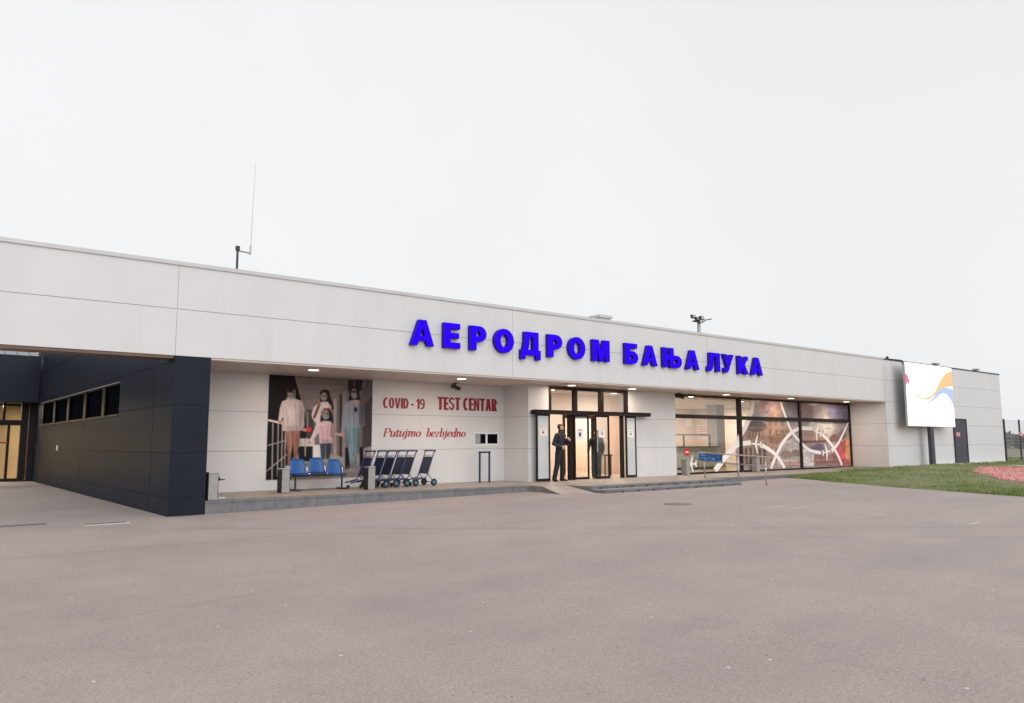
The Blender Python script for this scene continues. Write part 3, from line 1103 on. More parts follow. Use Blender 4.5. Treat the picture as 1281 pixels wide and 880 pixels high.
ribbon([(25.86, 0.10), (26.20, 0.36), (26.59, 0.64), (27.10, 0.98), (27.45, 1.28), (27.80, 1.64), (28.15, 1.99), (28.50, 2.50), (28.68, 3.0)], (0.26, 0.24), GY - 0.002, "arc_stripe")


def plane_shape(cx, cz, s, rot, y):
    """airliner silhouette sticker, nose along +x before turning"""
    half = [(1.00, 0.0), (0.93, 0.055), (0.80, 0.085), (0.30, 0.09), (-0.10, 0.95), (-0.28, 0.97), (-0.10, 0.09), (-0.55, 0.07), (-0.80, 0.38), (-0.94, 0.38), (-0.86, 0.0)]
    pts = half + [(x, -z) for x, z in half[-2:0:-1]]
    c, s_ = math.cos(rot), math.sin(rot)
    pts = [(cx + s * (x * c - z * s_), y, cz + s * (x * s_ + z * c)) for x, z in pts]
    m = MB()
    m.add(pts, [tuple(range(len(pts)))], "white_vinyl")
    o = m.build("plane_sticker", T)
    md = o.modifiers.new("thickness", 'SOLIDIFY'); md.thickness = 0.002; md.offset = 0
    return o


plane_shape(33.66, 1.70, 0.42, math.radians(162), GY - 0.004)
plane_shape(34.40, 0.76, 0.40, math.radians(8), GY - 0.009)
plane_shape(28.76, 1.15, 0.40, math.radians(176), GY - 0.009)
plane_shape(24.40, 0.40, 0.34, math.radians(180), GY - 0.009)
mb = MB()
mb.lathe([(0.16, 0), (0.16, 0.003)], (24.12, GY - 0.012, 0.86), (0, 1, 0), "bright_red", 28)
mb.box(24.02, 24.22, GY - 0.015, GY - 0.0125, 0.835, 0.885, "white_vinyl")
mb.build("round_sticker", T)

# ------------------------------------------------------------------ interior
mb = MB()
mb.box(15.98, 36.70, 1.90, 11.2, -0.05, 0.004, "lobby_floor")
mb.build("interior_floor", T)
mb = MB()
mb.box(15.98, 36.70, 1.96, 11.2, 3.14, 3.2, "lobby_ceiling")
mb.build("interior_ceiling", T)
mb = MB()
mb.box(15.98, 36.70, 11.2, 11.3, 0.0, 3.14, "cream_wall")
mb.box(15.99, 16.05, 1.96, 11.2, 0.004, 3.14, "cream_wall")
mb.box(36.62, 36.69, 1.96, 11.2, 0.004, 3.14, "cream_wall")
mb.box(23.27, 23.37, 1.98, 11.2, 0.004, 3.14, "cream_wall")
# lobby partition with the inner doorway
mb.box(16.05, 20.20, 4.6, 4.7, 0.004, 3.14, "cream_wall")
mb.box(20.20, 21.9, 4.6, 4.7, 2.30, 3.14, "cream_wall")
mb.box(21.9, 23.27, 4.6, 4.7, 0.004, 3.14, "cream_wall")
mb.box(20.0, 23.27, 8.2, 8.3, 0.004, 3.14, "orange_wood")
mb.build("interior_wall", T)
mb = MB()
mb.box(20.20, 20.28, 4.55, 4.72, 0.004, 2.20, FD)
mb.box(21.82, 21.9, 4.55, 4.72, 0.004, 2.20, FD)
mb.box(20.20, 21.9, 4.55, 4.72, 2.18, 2.32, FD)
mb.box(20.72, 20.82, 4.56, 4.70, 0.004, 2.18, FD)
mb.build("inner_door_frame", T)
mb = MB()
mb.box(32.85, 33.5, 6.8, 7.4, 0.004, 3.14, "column_grey")
mb.build("interior_column", T)
mb = MB()
mb.box(36.600, 36.617, 10.0, 10.95, 1.45, 2.2, "paper")
for i in range(5):
    mb.box(36.592, 36.598, 10.08, 10.87, 2.08 - i * 0.13, 2.12 - i * 0.13, "print_red")
mb.build("notice_board", T)
MB().box(35.85, 36.45, 11.18, 11.198, 2.15, 2.75, "paper").build("lit_panel_stand_in", T)  # pale sheet added in place of a lit window, bright by colour alone
# counter added behind the first window in place of reflected parked cars
ct = thing("reflection_counter", "pale green counter added behind the clear window in place of reflected cars", "counter", (28.0, 5.2, 0.004))
mb = MB(); mb.box(26.2, 30.4, 5.0, 5.5, 0.10, 1.0, "reflection_green"); mb.box(26.25, 30.35, 5.03, 5.47, 0.004, 0.10, "counter_dark"); mb.build("body", ct)
MB().box(26.1, 30.5, 4.9, 5.55, 1.0, 1.05, "counter_dark").build("top", ct)
mb = MB()
for x in (26.4, 28.2, 30.1):
    mb.box(x, x + 0.05, 5.2, 5.25, 1.05, 1.55, "counter_dark")
mb.box(26.4, 30.15, 5.19, 5.26, 1.55, 1.60, "counter_dark")
mb.build("screen_frame", ct)
# narrow side table seen through the sliding leaf
tb = thing("side_table", "small dark frame table inside behind the glass leaf", "table", (20.9, 3.2, 0.004))
mb = MB(); mb.box(20.55, 21.25, 3.0, 3.4, 0.74, 0.79, "counter_dark"); mb.build("top", tb)
for x in (20.58, 21.18):
    for y in (3.03, 3.33):
        MB().box(x, x + 0.04, y, y + 0.04, 0.004, 0.74, "counter_dark").build("leg", tb)

# interior lamps (lit)
def interior_lamp(x, y, p, lab):
    t = thing("ceiling_lamp", lab, "ceiling lamp", (x, y, 3.14), "lit lamps inside the hall")
    MB().lathe([(0.13, 0.0), (0.13, -0.02), (0.10, -0.022)], (x, y, 3.14), (0, 0, 1), "white_paint", 20).build("trim_ring", t)
    MB().lathe([(0.10, -0.023), (0.10, -0.027)], (x, y, 3.14), (0, 0, 1), "lamp_inside", 20).build("diffuser", t)
    ld = bpy.data.lights.new("lamp_light", 'AREA')
    ld.shape = 'DISK'; ld.size = 0.3; ld.energy = p * 1.45; ld.color = (1.0, 0.85, 0.70)
    lo = bpy.data.objects.new("lamp_light", ld); col.objects.link(lo)
    lo.location = (0, 0, -0.04); lo.parent = t
interior_lamp(18.4, 3.2, 60, "round lit lamp in the entrance lobby ceiling, nearer the leaning door leaf")
interior_lamp(21.6, 3.2, 55, "round lit lamp in the entrance lobby ceiling, beyond the side table")
interior_lamp(21.6, 6.4, 150, "round lit lamp in the wood-walled room behind the inner doorway")
interior_lamp(26.0, 4.0, 95, "round lit lamp above the front of the added green counter")
interior_lamp(28.6, 8.2, 150, "round lit lamp deep in the hall, behind the added green counter")
interior_lamp(31.0, 4.0, 55, "round lit lamp behind the middle printed window")
interior_lamp(34.6, 8.2, 140, "round lit lamp by the red-lined notice board")

# ------------------------------------------------------------------ left porch
P_ = thing("entrance_porch", "dark boxy entrance porch with metal roof and warm lit glazed doors", "porch", (1.0, 19.5, -0.285))
mb = MB()
relief(mb, lambda u, z, d: (u, 19.5 + d, z), [-8, 4.62], [2.95, 4.86], [0.0], [3.9], None, "dark_panel", "dark_joint")
mb.quad((-8, 19.5, 2.95), (4.62, 19.5, 2.95), (4.62, 21.9, 2.95), (-8, 21.9, 2.95), "dark_panel")
mb.quad((-8, 19.5, 4.86), (4.62, 19.5, 4.86), (4.62, 19.7, 4.86), (-8, 19.7, 4.86), "dark_panel")
mb.build("canopy_band", P_)
mb = MB()
mb.quad((-8, 19.6, 4.80), (4.60, 19.6, 4.80), (4.60, 25.6, 6.4), (-8, 25.6, 6.4), "roof_metal")
for i in range(28):
    x = 4.3 - 0.45 * i
    mb.hexa([(x, 19.6, 4.801), (x + 0.04, 19.6, 4.801), (x + 0.04, 25.6, 6.401), (x, 25.6, 6.401)],
            [(x, 19.6, 4.84), (x + 0.04, 19.6, 4.84), (x + 0.04, 25.6, 6.44), (x, 25.6, 6.44)], "roof_metal")
mb.build("metal_roof", P_)
mb = MB()
mb.box(4.16, 4.40, 20.4, 20.7, -0.29, 2.95, FD)
mb.box(4.46, 4.655, 20.4, 20.7, -0.29, 2.95, FD)
mb.box(-8, 4.16, 20.45, 20.6, 2.02, 2.24, FD)
mb.box(-8, 4.16, 20.45, 20.6, -0.29, -0.16, FD)
for x in (3.70, 2.4, 1.1, -0.2, -1.5, -3.0):
    mb.box(x, x + 0.10, 20.46, 20.59, -0.16, 2.02, FD)
    mb.box(x - 0.2, x - 0.1, 20.46, 20.59, 2.24, 2.95, FD)
mb.box(3.9, 4.655, 20.3, 20.72, -0.29, -0.22, FD)
gf = mb.build("glazing_frame", P_)
MB().box(-8, 4.46, 20.52, 20.53, -0.16, 2.95, "glass_clear").build("pane", gf)
mb = MB()
mb.box(-8, 4.66, 23.6, 23.7, -0.3, 2.95, "warm_wall")
mb.box(-8.12, -8.0, 19.52, 26, -0.3, 2.94, "dark_panel")
mb.box(-8, 4.66, 20.6, 23.6, -0.30, -0.27, "lobby_floor")
mb.box(3.2, 3.5, 22.4, 22.7, -0.27, 2.95, "cream_wall")
mb.build("inner_wall", P_)
MB().box(3.35, 3.75, 20.43, 20.45, 1.28, 1.34, "red_paint").build("door_stripe", P_)
mb = MB(); mb.box(-8, 4.62, 24, 26, 2.95, 4.8, "dark_panel"); mb.build("back_wall", P_)
for x in (3.2, 1.2, -1.2):
    ld = bpy.data.lights.new("lamp_light", 'AREA')
    ld.shape = 'DISK'; ld.size = 0.4; ld.energy = 130; ld.color = (1.0, 0.80, 0.52)
    lo = bpy.data.objects.new("lamp_light", ld); col.objects.link(lo)
    lo.parent = P_; lo.location = (x - 1.0, 22.0 - 19.5, 2.88 + 0.285)
MB().box(4.640, 4.658, 14.30, 14.55, 1.02, 1.20, "paper").build("wall_card", T)

# ------------------------------------------------------------------ lettering
def letter_shape(ch):
    """outline polygons (outer first, then holes) in a box 1 high"""
    def arc(cx, cy, rx, ry, a0, a1, n=14):
        return [(cx + rx * math.cos(math.radians(a0 + (a1 - a0) * i / n)), cy + ry * math.sin(math.radians(a0 + (a1 - a0) * i / n))) for i in range(n + 1)]
    A = ([(0, 0), (0.26, 0), (0.32, 0.20), (0.62, 0.20), (0.68, 0), (0.95, 0), (0.62, 1), (0.33, 1)], [(0.38, 0.37), (0.475, 0.74), (0.565, 0.37)])
    if ch == "А":
        return 0.95, [A[0], A[1]]
    if ch == "Е":
        return 0.74, [[(0, 0), (0.74, 0), (0.74, 0.22), (0.29, 0.22), (0.29, 0.40), (0.68, 0.40), (0.68, 0.61), (0.29, 0.61), (0.29, 0.78), (0.73, 0.78), (0.73, 1), (0, 1)]]
    if ch == "Р":
        return 0.78, [[(0, 0), (0.29, 0), (0.29, 0.36)] + arc(0.44, 0.68, 0.34, 0.32, -90, 90) + [(0, 1)], [(0.29, 0.56)] + arc(0.42, 0.68, 0.09, 0.12, -90, 90) + [(0.29, 0.80)]]
    if ch == "О":
        return 1.0, [arc(0.5, 0.5, 0.5, 0.51, 0, 360, 36)[:-1], arc(0.5, 0.5, 0.21, 0.29, 0, 360, 28)[:-1]]
    if ch == "Д":
        return 1.08, [[(0.0, -0.20), (0.22, -0.20), (0.22, 0.0), (0.86, 0.0), (0.86, -0.20), (1.08, -0.20), (1.08, 0.21), (0.96, 0.21), (0.96, 1), (0.20, 1), (0.19, 0.62), (0.13, 0.32), (0.08, 0.21), (0, 0.21)],
                      [(0.37, 0.21), (0.67, 0.21), (0.67, 0.79), (0.46, 0.79), (0.44, 0.5)]]
    if ch == "М":
        return 1.04, [[(0, 0), (0.25, 0), (0.25, 0.66), (0.41, 0), (0.63, 0), (0.79, 0.66), (0.79, 0), (1.04, 0), (1.04, 1), (0.68, 1), (0.52, 0.40), (0.36, 1), (0, 1)]]
    if ch == "Б":
        return 0.82, [[(0, 0), (0.45, 0)] + arc(0.46, 0.31, 0.36, 0.31, -90, 90) + [(0.29, 0.62), (0.29, 0.78), (0.76, 0.78), (0.76, 1), (0, 1)], [(0.29, 0.20)] + arc(0.43, 0.31, 0.11, 0.11, -90, 90) + [(0.29, 0.42)]]
    if ch == "Њ":
        return 1.34, [[(0, 0), (0.27, 0), (0.27, 0.39), (0.48, 0.39), (0.48, 0), (0.98, 0)] + arc(1.0, 0.31, 0.34, 0.31, -90, 90) + [(0.75, 0.62), (0.75, 1), (0.48, 1), (0.48, 0.62), (0.27, 0.62), (0.27, 1), (0, 1)],
                      [(0.75, 0.20)] + arc(0.95, 0.31, 0.11, 0.11, -90, 90) + [(0.75, 0.42)]]
    if ch == "Л":
        return 0.98, [[(0, 0.0), (0.12, -0.02), (0.26, 0.02), (0.36, 0.12), (0.42, 0.32), (0.44, 0.78), (0.70, 0.78), (0.70, 0), (0.98, 0), (0.98, 1), (0.18, 1), (0.16, 0.45), (0.12, 0.27), (0.07, 0.22), (0, 0.22)]]
    if ch == "У":
        return 0.90, [[(0.06, 0.0), (0.22, -0.02), (0.36, 0.03), (0.46, 0.16), (0.54, 0.36), (0.90, 1), (0.62, 1), (0.44, 0.58), (0.29, 1), (0, 1), (0.30, 0.36), (0.27, 0.26), (0.20, 0.22), (0.06, 0.23)]]
    if ch == "К":
        return 0.90, [[(0, 0), (0.28, 0), (0.28, 0.37), (0.34, 0.37), (0.56, 0), (0.90, 0), (0.58, 0.52), (0.72, 0.74), (0.78, 0.79), (0.87, 0.78), (0.87, 1), (0.70, 1), (0.58, 0.95), (0.36, 0.61), (0.28, 0.60), (0.28, 1), (0, 1)]]
    raise KeyError(ch)


def outline_mesh(polys, name, place, depth, mats, parent, bevel=0.0):
    """fills outline polygons with holes and gives them thickness"""
    cu = bpy.data.curves.new(name, 'CURVE')
    cu.dimensions = '2D'; cu.fill_mode = 'BOTH'
    cu.extrude = depth / 2
    cu.bevel_depth = bevel; cu.bevel_resolution = 1
    for pts in polys:
        sp = cu.splines.new('POLY')
        sp.points.add(len(pts) - 1)
        for p, q in zip(sp.points, pts):
            p.co = (q[0], q[1], 0, 1)
        sp.use_cyclic_u = True
    tmp = bpy.data.objects.new(name, cu)
    col.objects.link(tmp)
    dg = bpy.context.evaluated_depsgraph_get()
    me = bpy.data.meshes.new_from_object(tmp.evaluated_get(dg))
    bpy.data.objects.remove(tmp)
    return finish_flat(me, name, place, mats, parent)


def finish_flat(me, name, place, mats, parent):
    """local (x, y up, z outward) -> wall; side faces take the second material"""
    off = wloc(parent)
    me.materials.clear()
    for m in mats:
        me.materials.append(MATS[m])
    for v in me.vertices:
        x, y, z = v.co
        v.co = Vector(place(x, y, z)) - off
    bm = bmesh.new(); bm.from_mesh(me)
    bmesh.ops.recalc_face_normals(bm, faces=bm.faces)
    for f in bm.faces:
        f.material_index = 0 if (abs(f.normal.y) > 0.7 or len(mats) == 1) else 1
        f.smooth = False
    bm.to_mesh(me); bm.free()
    o = bpy.data.objects.new(name, me)
    col.objects.link(o)
    if parent:
        o.parent = parent
    return o


SIGN = thing("facade_sign", "big blue block letters reading АЕРОДРОМ БАЊА ЛУКА on the white fascia", "sign", (18.5, 0, 3.83))
SP = [("А", 10.50, 11.21), ("Е", 11.54, 12.07), ("Р", 12.42, 12.97), ("О", 13.28, 13.97), ("Д", 14.26, 15.0), ("Р", 15.31, 15.88), ("О", 16.17, 16.86), ("М", 17.20, 17.95),
      ("Б", 18.70, 19.31), ("А", 19.57, 20.28), ("Њ", 20.60, 21.58), ("А", 21.85, 22.56), ("Л", 23.07, 23.79), ("У", 24.01, 24.64), ("К", 24.94, 25.57), ("А", 25.79, 26.52)]
for ch, x0, x1 in SP:
    w, polys = letter_shape(ch)
    sx_, sz_ = (x1 - x0) / w, 0.68
    o = outline_mesh([[(p[0] * sx_, p[1] * sz_) for p in pl] for pl in polys], "letter",
                     lambda x, y, z, x0=x0: (x0 + x, -0.073 - z, 3.83 + y), 0.13, ["letter_blue", "letter_side_shaded"], SIGN, 0.006)
    o["label"] = "blue letter " + ch


def caps(ch, st):
    """condensed bold capitals, 1 high; st = stem width"""
    def arc(cx, cy, rx, ry, a0, a1, n=12):
        return [(cx + rx * math.cos(math.radians(a0 + (a1 - a0) * i / n)), cy + ry * math.sin(math.radians(a0 + (a1 - a0) * i / n))) for i in range(n + 1)]
    W, b = 0.52, 0.15
    if ch == "I":
        return st, [[(0, 0), (st, 0), (st, 1), (0, 1)]]
    if ch == "-":
        return 0.26, [[(0, 0.33), (0.26, 0.33), (0.26, 0.48), (0, 0.48)]]
    if ch == "1":
        return st + 0.13, [[(0.13, 0), (0.13 + st, 0), (0.13 + st, 1), (0.15, 1), (0.10, 0.90), (0, 0.84), (0, 0.70), (0.13, 0.74)]]
    if ch == "T":
        return W, [[(W / 2 - st / 2, 0), (W / 2 + st / 2, 0), (W / 2 + st / 2, 1 - b), (W, 1 - b), (W, 1), (0, 1), (0, 1 - b), (W / 2 - st / 2, 1 - b)]]
    if ch == "E":
        w = 0.44
        return w, [[(0, 0), (w, 0), (w, b), (st, b), (st, 0.43), (w - 0.03, 0.43), (w - 0.03, 0.43 + b), (st, 0.43 + b), (st, 1 - b), (w, 1 - b), (w, 1), (0, 1)]]
    if ch == "N":
        return W, [[(0, 0), (st * 0.85, 0), (st * 0.85, 0.60), (W - st * 0.9, 0), (W, 0), (W, 1), (W - st * 0.85, 1), (W - st * 0.85, 0.42), (st * 0.9, 1), (0, 1)]]
    if ch == "A":
        w = 0.58
        return w, [[(0, 0), (st, 0), (st + 0.03, 0.20), (w - st - 0.03, 0.20), (w - st, 0), (w, 0), (w / 2 + st * 0.55, 1), (w / 2 - st * 0.55, 1)], [(st + 0.055, 0.34), (w / 2, 0.78), (w - st - 0.055, 0.34)]]
    if ch == "V":
        w = 0.56
        return w, [[(w / 2 - st * 0.55, 0), (w / 2 + st * 0.55, 0), (w, 1), (w - st, 1), (w / 2, 0.28), (st, 1), (0, 1)]]
    if ch == "O":
        return W, [arc(W / 2, 0.5, W / 2, 0.515, 0, 360, 32)[:-1], arc(W / 2, 0.5, W / 2 - st, 0.37, 0, 360, 26)[:-1]]
    if ch == "D":
        return W, [[(0, 0)] + arc(W / 2 - 0.04, 0.5, W / 2 + 0.04, 0.5, -90, 90, 18) + [(0, 1)], [(st, b)] + arc(W / 2 - 0.06, 0.5, W / 2 + 0.06 - st, 0.5 - b, -90, 90, 14) + [(st, 1 - b)]]
    if ch == "C":
        return W * 0.97, [arc(W / 2, 0.5, W / 2, 0.515, 48, 312, 24) + arc(W / 2, 0.5, W / 2 - st, 0.36, 312, 48, 22)]
    if ch == "R":
        return 0.54, [[(0, 0), (st, 0), (st, 0.42), (0.22, 0.42), (0.34, 0), (0.54, 0), (0.39, 0.46)] + arc(0.26, 0.715, 0.26, 0.285, -60, 90) + [(0, 1)], [(st, 0.57)] + arc(0.24, 0.715, 0.26 - st + 0.02, 0.145, -90, 90) + [(st, 0.86)]]
    if ch == "S":
        outer = arc(0.25, 0.725, 0.25, 0.285, 20, 200, 12) + [(0.05, 0.60), (0.20, 0.50), (0.31, 0.40)] + arc(0.23, 0.28, 0.10, 0.14, 40, -180, 10)
        inner = arc(0.25, 0.275, 0.25, 0.285, 180, 380, 12) + [(0.46, 0.46), (0.32, 0.56), (0.20, 0.64)] + arc(0.26, 0.73, 0.10, 0.13, 220, 20, 10)
        return 0.50, [outer + inner]
    if ch == "9":
        return 0.48, [arc(0.24, 0.69, 0.24, 0.32, 180, 0, 12) + [(0.48, 0.40), (0.44, 0.18), (0.32, 0.02), (0.22, -0.01), (0.08, 0.02), (0.08, 0.15), (0.22, 0.14), (0.30, 0.24), (0.33, 0.42)] + arc(0.22, 0.66, 0.22, 0.27, -60, -180, 8)[1:-1],
                      arc(0.235, 0.68, 0.10, 0.19, 0, 360, 18)[:-1]]
    raise KeyError(ch)


def word_caps(body, x0, x1, z0, z1, st, gap, parent):
    """letters of one word on one sheet, each drawn in its own place"""
    adv, items = 0.0, []
    for ch in body:
        if ch == " ":
            adv += 0.22
            continue
        w, polys = caps(ch, st)
        items.append((adv, polys))
        adv += w + gap
    adv -= gap
    k_ = (x1 - x0) / adv
    allp = [[((a + p[0]) * k_, p[1] * (z1 - z0)) for p in pl] for a, polys in items for pl in polys]
    return outline_mesh(allp, "word", lambda x, y, z: (x0 + x, 2.866 - z, z0 + y), 0.006, ["red_paint"], parent)


S1 = thing("test_centre_lettering", "dark red lettering COVID - 19 TEST CENTAR on the white recessed wall", "lettering", (13.5, 2.87, 2.3))
word_caps("COVID - 19", 11.37, 12.83, 2.285, 2.60, 0.195, 0.035, S1)
word_caps("TEST CENTAR", 13.30, 15.66, 2.28, 2.685, 0.235, 0.03, S1)


def nib(strokes, name, x0, z0, s, sz, y, mat, parent, thick=0.17, thin=0.055, slant=0.22):
    """slanted pen lettering: strokes thick going down, thin going across"""
    m = MB()
    d = 0.0
    for st in strokes:
        st = [Vector((p[0] + slant * p[1], p[1])) for p in st]
        Q = []
        for i in range(len(st) - 1):
            p0, p1, p2, p3 = st[max(i - 1, 0)], st[i], st[i + 1], st[min(i + 2, len(st) - 1)]
            for k_ in range(5):
                t = k_ / 5
                Q.append(0.5 * ((2 * p1) + (-p0 + p2) * t + (2 * p0 - 5 * p1 + 4 * p2 - p3) * t * t + (-p0 + 3 * p1 - 3 * p2 + p3) * t ** 3))
        Q.append(st[-1])
        d += 0.00015
        vs = []
        for i, q in enumerate(Q):
            t = (Q[min(i + 1, len(Q) - 1)] - Q[max(i - 1, 0)])
            t = t.normalized() if t.length > 1e-6 else Vector((0, 1))
            w = thin + (thick - thin) * abs(t.y) ** 2
            nx = (-t.y, t.x)
            for sg in (1, -1):
                vs.append((x0 + s * (q.x + nx[0] * w / 2 * sg), y - 0.003 - d, z0 + sz * (q.y + nx[1] * w / 2 * sg)))
        m.add(vs, [(2 * i, 2 * i + 1, 2 * i + 3, 2 * i + 2) for i in range(len(Q) - 1)], mat)
    return m.build(name, parent)


def oval(cx, cy, rx, ry, a0=0, a1=360, n=12):
    return [(cx + rx * math.cos(math.radians(a0 + (a1 - a0) * i / n)), cy + ry * math.sin(math.radians(a0 + (a1 - a0) * i / n))) for i in range(n + 1)]


GL_ = {
    "P": (0.66, [[(0.12, 0), (0.12, 1)], [(0.02, 0.0), (0.24, 0.0)], [(0.0, 1), (0.30, 1)] + oval(0.32, 0.75, 0.24, 0.25, 90, -90) + [(0.12, 0.5)]]),
    "u": (0.56, [[(0.0, 0.60), (0.10, 0.64), (0.10, 0.14), (0.20, 0.01), (0.34, 0.10), (0.42, 0.24)], [(0.44, 0.64), (0.44, 0.06), (0.54, 0.06)]]),
    "t": (0.36, [[(0.14, 0.86), (0.14, 0.12), (0.22, 0.0), (0.32, 0.10)], [(0.0, 0.62), (0.32, 0.62)]]),
    "j": (0.34, [[(0.04, 0.60), (0.16, 0.64), (0.16, -0.14), (0.06, -0.28), (-0.06, -0.24)], [(0.16, 0.82), (0.16, 0.93)]]),
    "m": (0.86, [[(0.0, 0.60), (0.10, 0.64), (0.10, 0)], [(0.10, 0.42), (0.24, 0.62), (0.38, 0.58), (0.40, 0)], [(0.40, 0.42), (0.54, 0.62), (0.68, 0.58), (0.70, 0.08), (0.80, 0.04)]]),
    "o": (0.54, [oval(0.25, 0.32, 0.20, 0.30)]),
    "b": (0.54, [[(0.0, 1.0), (0.10, 1.02), (0.10, 0.05)], oval(0.27, 0.32, 0.17, 0.30, 160, -160)]),
    "e": (0.48, [[(0.06, 0.30), (0.38, 0.40), (0.34, 0.60), (0.20, 0.62), (0.06, 0.40), (0.08, 0.12), (0.20, 0.01), (0.38, 0.12)]]),
    "z": (0.46, [[(0.04, 0.60), (0.36, 0.60)], [(0.36, 0.60), (0.04, 0.03)], [(0.04, 0.03), (0.38, 0.05)]]),
    "d": (0.56, [oval(0.22, 0.32, 0.17, 0.30, 20, 340), [(0.32, 1.0), (0.42, 1.02), (0.42, 0.06), (0.52, 0.06)]]),
    "n": (0.58, [[(0.0, 0.60), (0.10, 0.64), (0.10, 0)], [(0.10, 0.42), (0.26, 0.62), (0.40, 0.56), (0.42, 0.08), (0.52, 0.04)]]),
}
S2 = thing("slogan_lettering", "slim red italic lettering Putujmo bezbjedno under the larger heading", "lettering", (12.9, 2.87, 1.4))
for wd, xa, xb in (("Putujmo", 11.38, 12.72), ("bezbjedno", 12.88, 14.40)):
    strokes, cx_ = [], 0.0
    for ch in wd:
        w, st = GL_[ch]
        strokes += [[(p[0] + cx_, p[1]) for p in q] for q in st]
        cx_ += w
    nib(strokes, "word", xa, 1.435, (xb - xa) / (cx_ + 0.1), 0.25, 2.868, "red_print", S2)

# ------------------------------------------------------------------ the poster of four masked travellers
cv = Canvas(880, 880, (110, 102, 104))
cv.poly([(270, 40), (660, 60), (560, 200), (400, 300), (340, 250)], (122, 108, 108))
for i in range(4):
    cv.line([(300 + 30 * i, 90 + 50 * i), (640 - 30 * i, 95 + 45 * i)], 5, (104, 90, 90))
cv.poly([(40, 20), (262, 30), (330, 300), (345, 470), (320, 560), (240, 640), (230, 800), (40, 800)], (30, 26, 29))
cv.line([(258, 30), (345, 335)], 12, (134, 122, 120))
cv.poly([(340, 280), (400, 290), (400, 520), (340, 480)], (70, 60, 62))
cv.line([(352, 300), (352, 420)], 9, (150, 138, 132))
for i, (x, c) in enumerate(((556, (150, 136, 132)), (578, (110, 96, 94)), (600, (64, 54, 56)), (622, (132, 120, 118)))):
    cv.poly([(x - 11, 210 - 18 * i), (x + 11, 196 - 18 * i), (x + 11, 660), (x - 11, 650)], c)
cv.poly([(655, 60), (765, 60), (755, 140), (650, 140)], (48, 42, 44)); cv.line([(700, 60), (695, 140)], 14, (96, 84, 84))
cv.poly([(740, 190), (790, 60), (840, 60), (840, 560), (760, 560)], (92, 82, 82)); cv.poly([(770, 250), (840, 170), (840, 560), (760, 560)], (66, 58, 60))
cv.poly([(240, 640), (400, 560), (640, 640), (840, 560), (840, 800), (230, 800)], (146, 134, 130))
cv.poly([(285, 490), (405, 500), (405, 556), (285, 556)], (178, 168, 164))
cv.poly([(288, 552), (388, 552), (388, 660), (288, 660)], (32, 28, 31)); cv.line([(335, 500), (335, 620)], 10, (150, 140, 134))
cv.poly([(742, 556), (766, 556), (772, 700), (740, 700)], (28, 24, 27)); cv.poly([(632, 560), (668, 560), (668, 720), (632, 720)], (36, 31, 34))
cv.poly([(395, 540), (445, 540), (450, 650), (395, 650)], (196, 188, 184))
for x, y1 in ((95, 800), (135, 770), (165, 720), (188, 700)):
    cv.line([(x, 385), (x - 4, y1)], 9, (160, 150, 146))
cv.line([(50, 358), (178, 386)], 15, (206, 196, 190)); cv.line([(58, 546), (195, 508)], 9, (150, 140, 136)); cv.line([(40, 742), (215, 600)], 9, (150, 140, 136))
# man in a pale jumper
cv.poly([(182, 430), (246, 430), (242, 520), (230, 620), (228, 700), (204, 700), (204, 600), (192, 520)], (156, 110, 96))
cv.poly([(240, 430), (300, 430), (292, 520), (276, 610), (270, 690), (248, 690), (250, 600), (244, 520)], (146, 98, 84))
cv.line([(240, 440), (245, 560)], 6, (104, 66, 58))
cv.poly([(162, 222), (205, 203), (256, 203), (305, 216), (326, 270), (328, 400), (312, 436), (168, 438), (172, 330), (152, 368), (132, 372), (146, 270)], (188, 171, 168))
cv.line([(165, 260), (178, 420)], 6, (160, 143, 141)); cv.line([(302, 260), (298, 420)], 7, (158, 142, 140))
cv.poly([(195, 190), (260, 190), (262, 212), (200, 212)], (176, 160, 158))
cv.ell(230, 158, 31, 44, (146, 114, 106)); cv.ell(222, 118, 32, 32, (36, 28, 28)); cv.line([(206, 152), (250, 152)], 9, (58, 44, 44))
cv.ell(238, 180, 25, 20, (116, 126, 126)); cv.ell(152, 370, 20, 15, (168, 130, 118)); cv.ell(332, 430, 18, 14, (168, 124, 112)); cv.ell(364, 428, 17, 21, (196, 26, 44))
cv.ell(212, 706, 26, 16, (196, 188, 184))
# woman behind
cv.poly([(470, 150), (500, 140), (525, 190), (548, 270), (520, 300), (440, 280), (445, 200)], (44, 31, 33)); cv.ell(480, 165, 38, 34, (44, 31, 33))
cv.poly([(398, 262), (440, 225), (500, 222), (530, 260), (525, 380), (430, 400), (385, 345), (380, 315)], (194, 178, 175))
cv.ell(472, 186, 24, 32, (150, 118, 110)); cv.ell(474, 198, 21, 17, (118, 128, 126)); cv.line([(400, 340), (440, 240)], 16, (90, 48, 48)); cv.ell(436, 236, 14, 16, (150, 100, 92))
# girl
cv.poly([(450, 320), (470, 272), (515, 272), (540, 330), (543, 390), (510, 390), (445, 380)], (40, 29, 31)); cv.line([(455, 300), (482, 280), (515, 286)], 9, (110, 42, 48))
cv.poly([(444, 528), (488, 528), (480, 645), (456, 645)], (60, 70, 80)); cv.poly([(486, 528), (530, 526), (514, 645), (490, 645)], (54, 62, 72)); cv.line([(487, 540), (484, 645)], 6, (120, 108, 104))
cv.poly([(430, 385), (470, 362), (525, 368), (546, 400), (540, 528), (440, 530), (436, 450), (380, 528), (360, 518), (412, 440)], (200, 164, 168))
cv.line([(430, 390), (375, 520)], 24, (198, 180, 180)); cv.ell(366, 524, 15, 13, (172, 132, 120)); cv.line([(530, 400), (532, 480)], 10, (172, 108, 116))
cv.ell(485, 316, 28, 36, (148, 112, 104)); cv.ell(488, 332, 25, 22, (122, 140, 132))
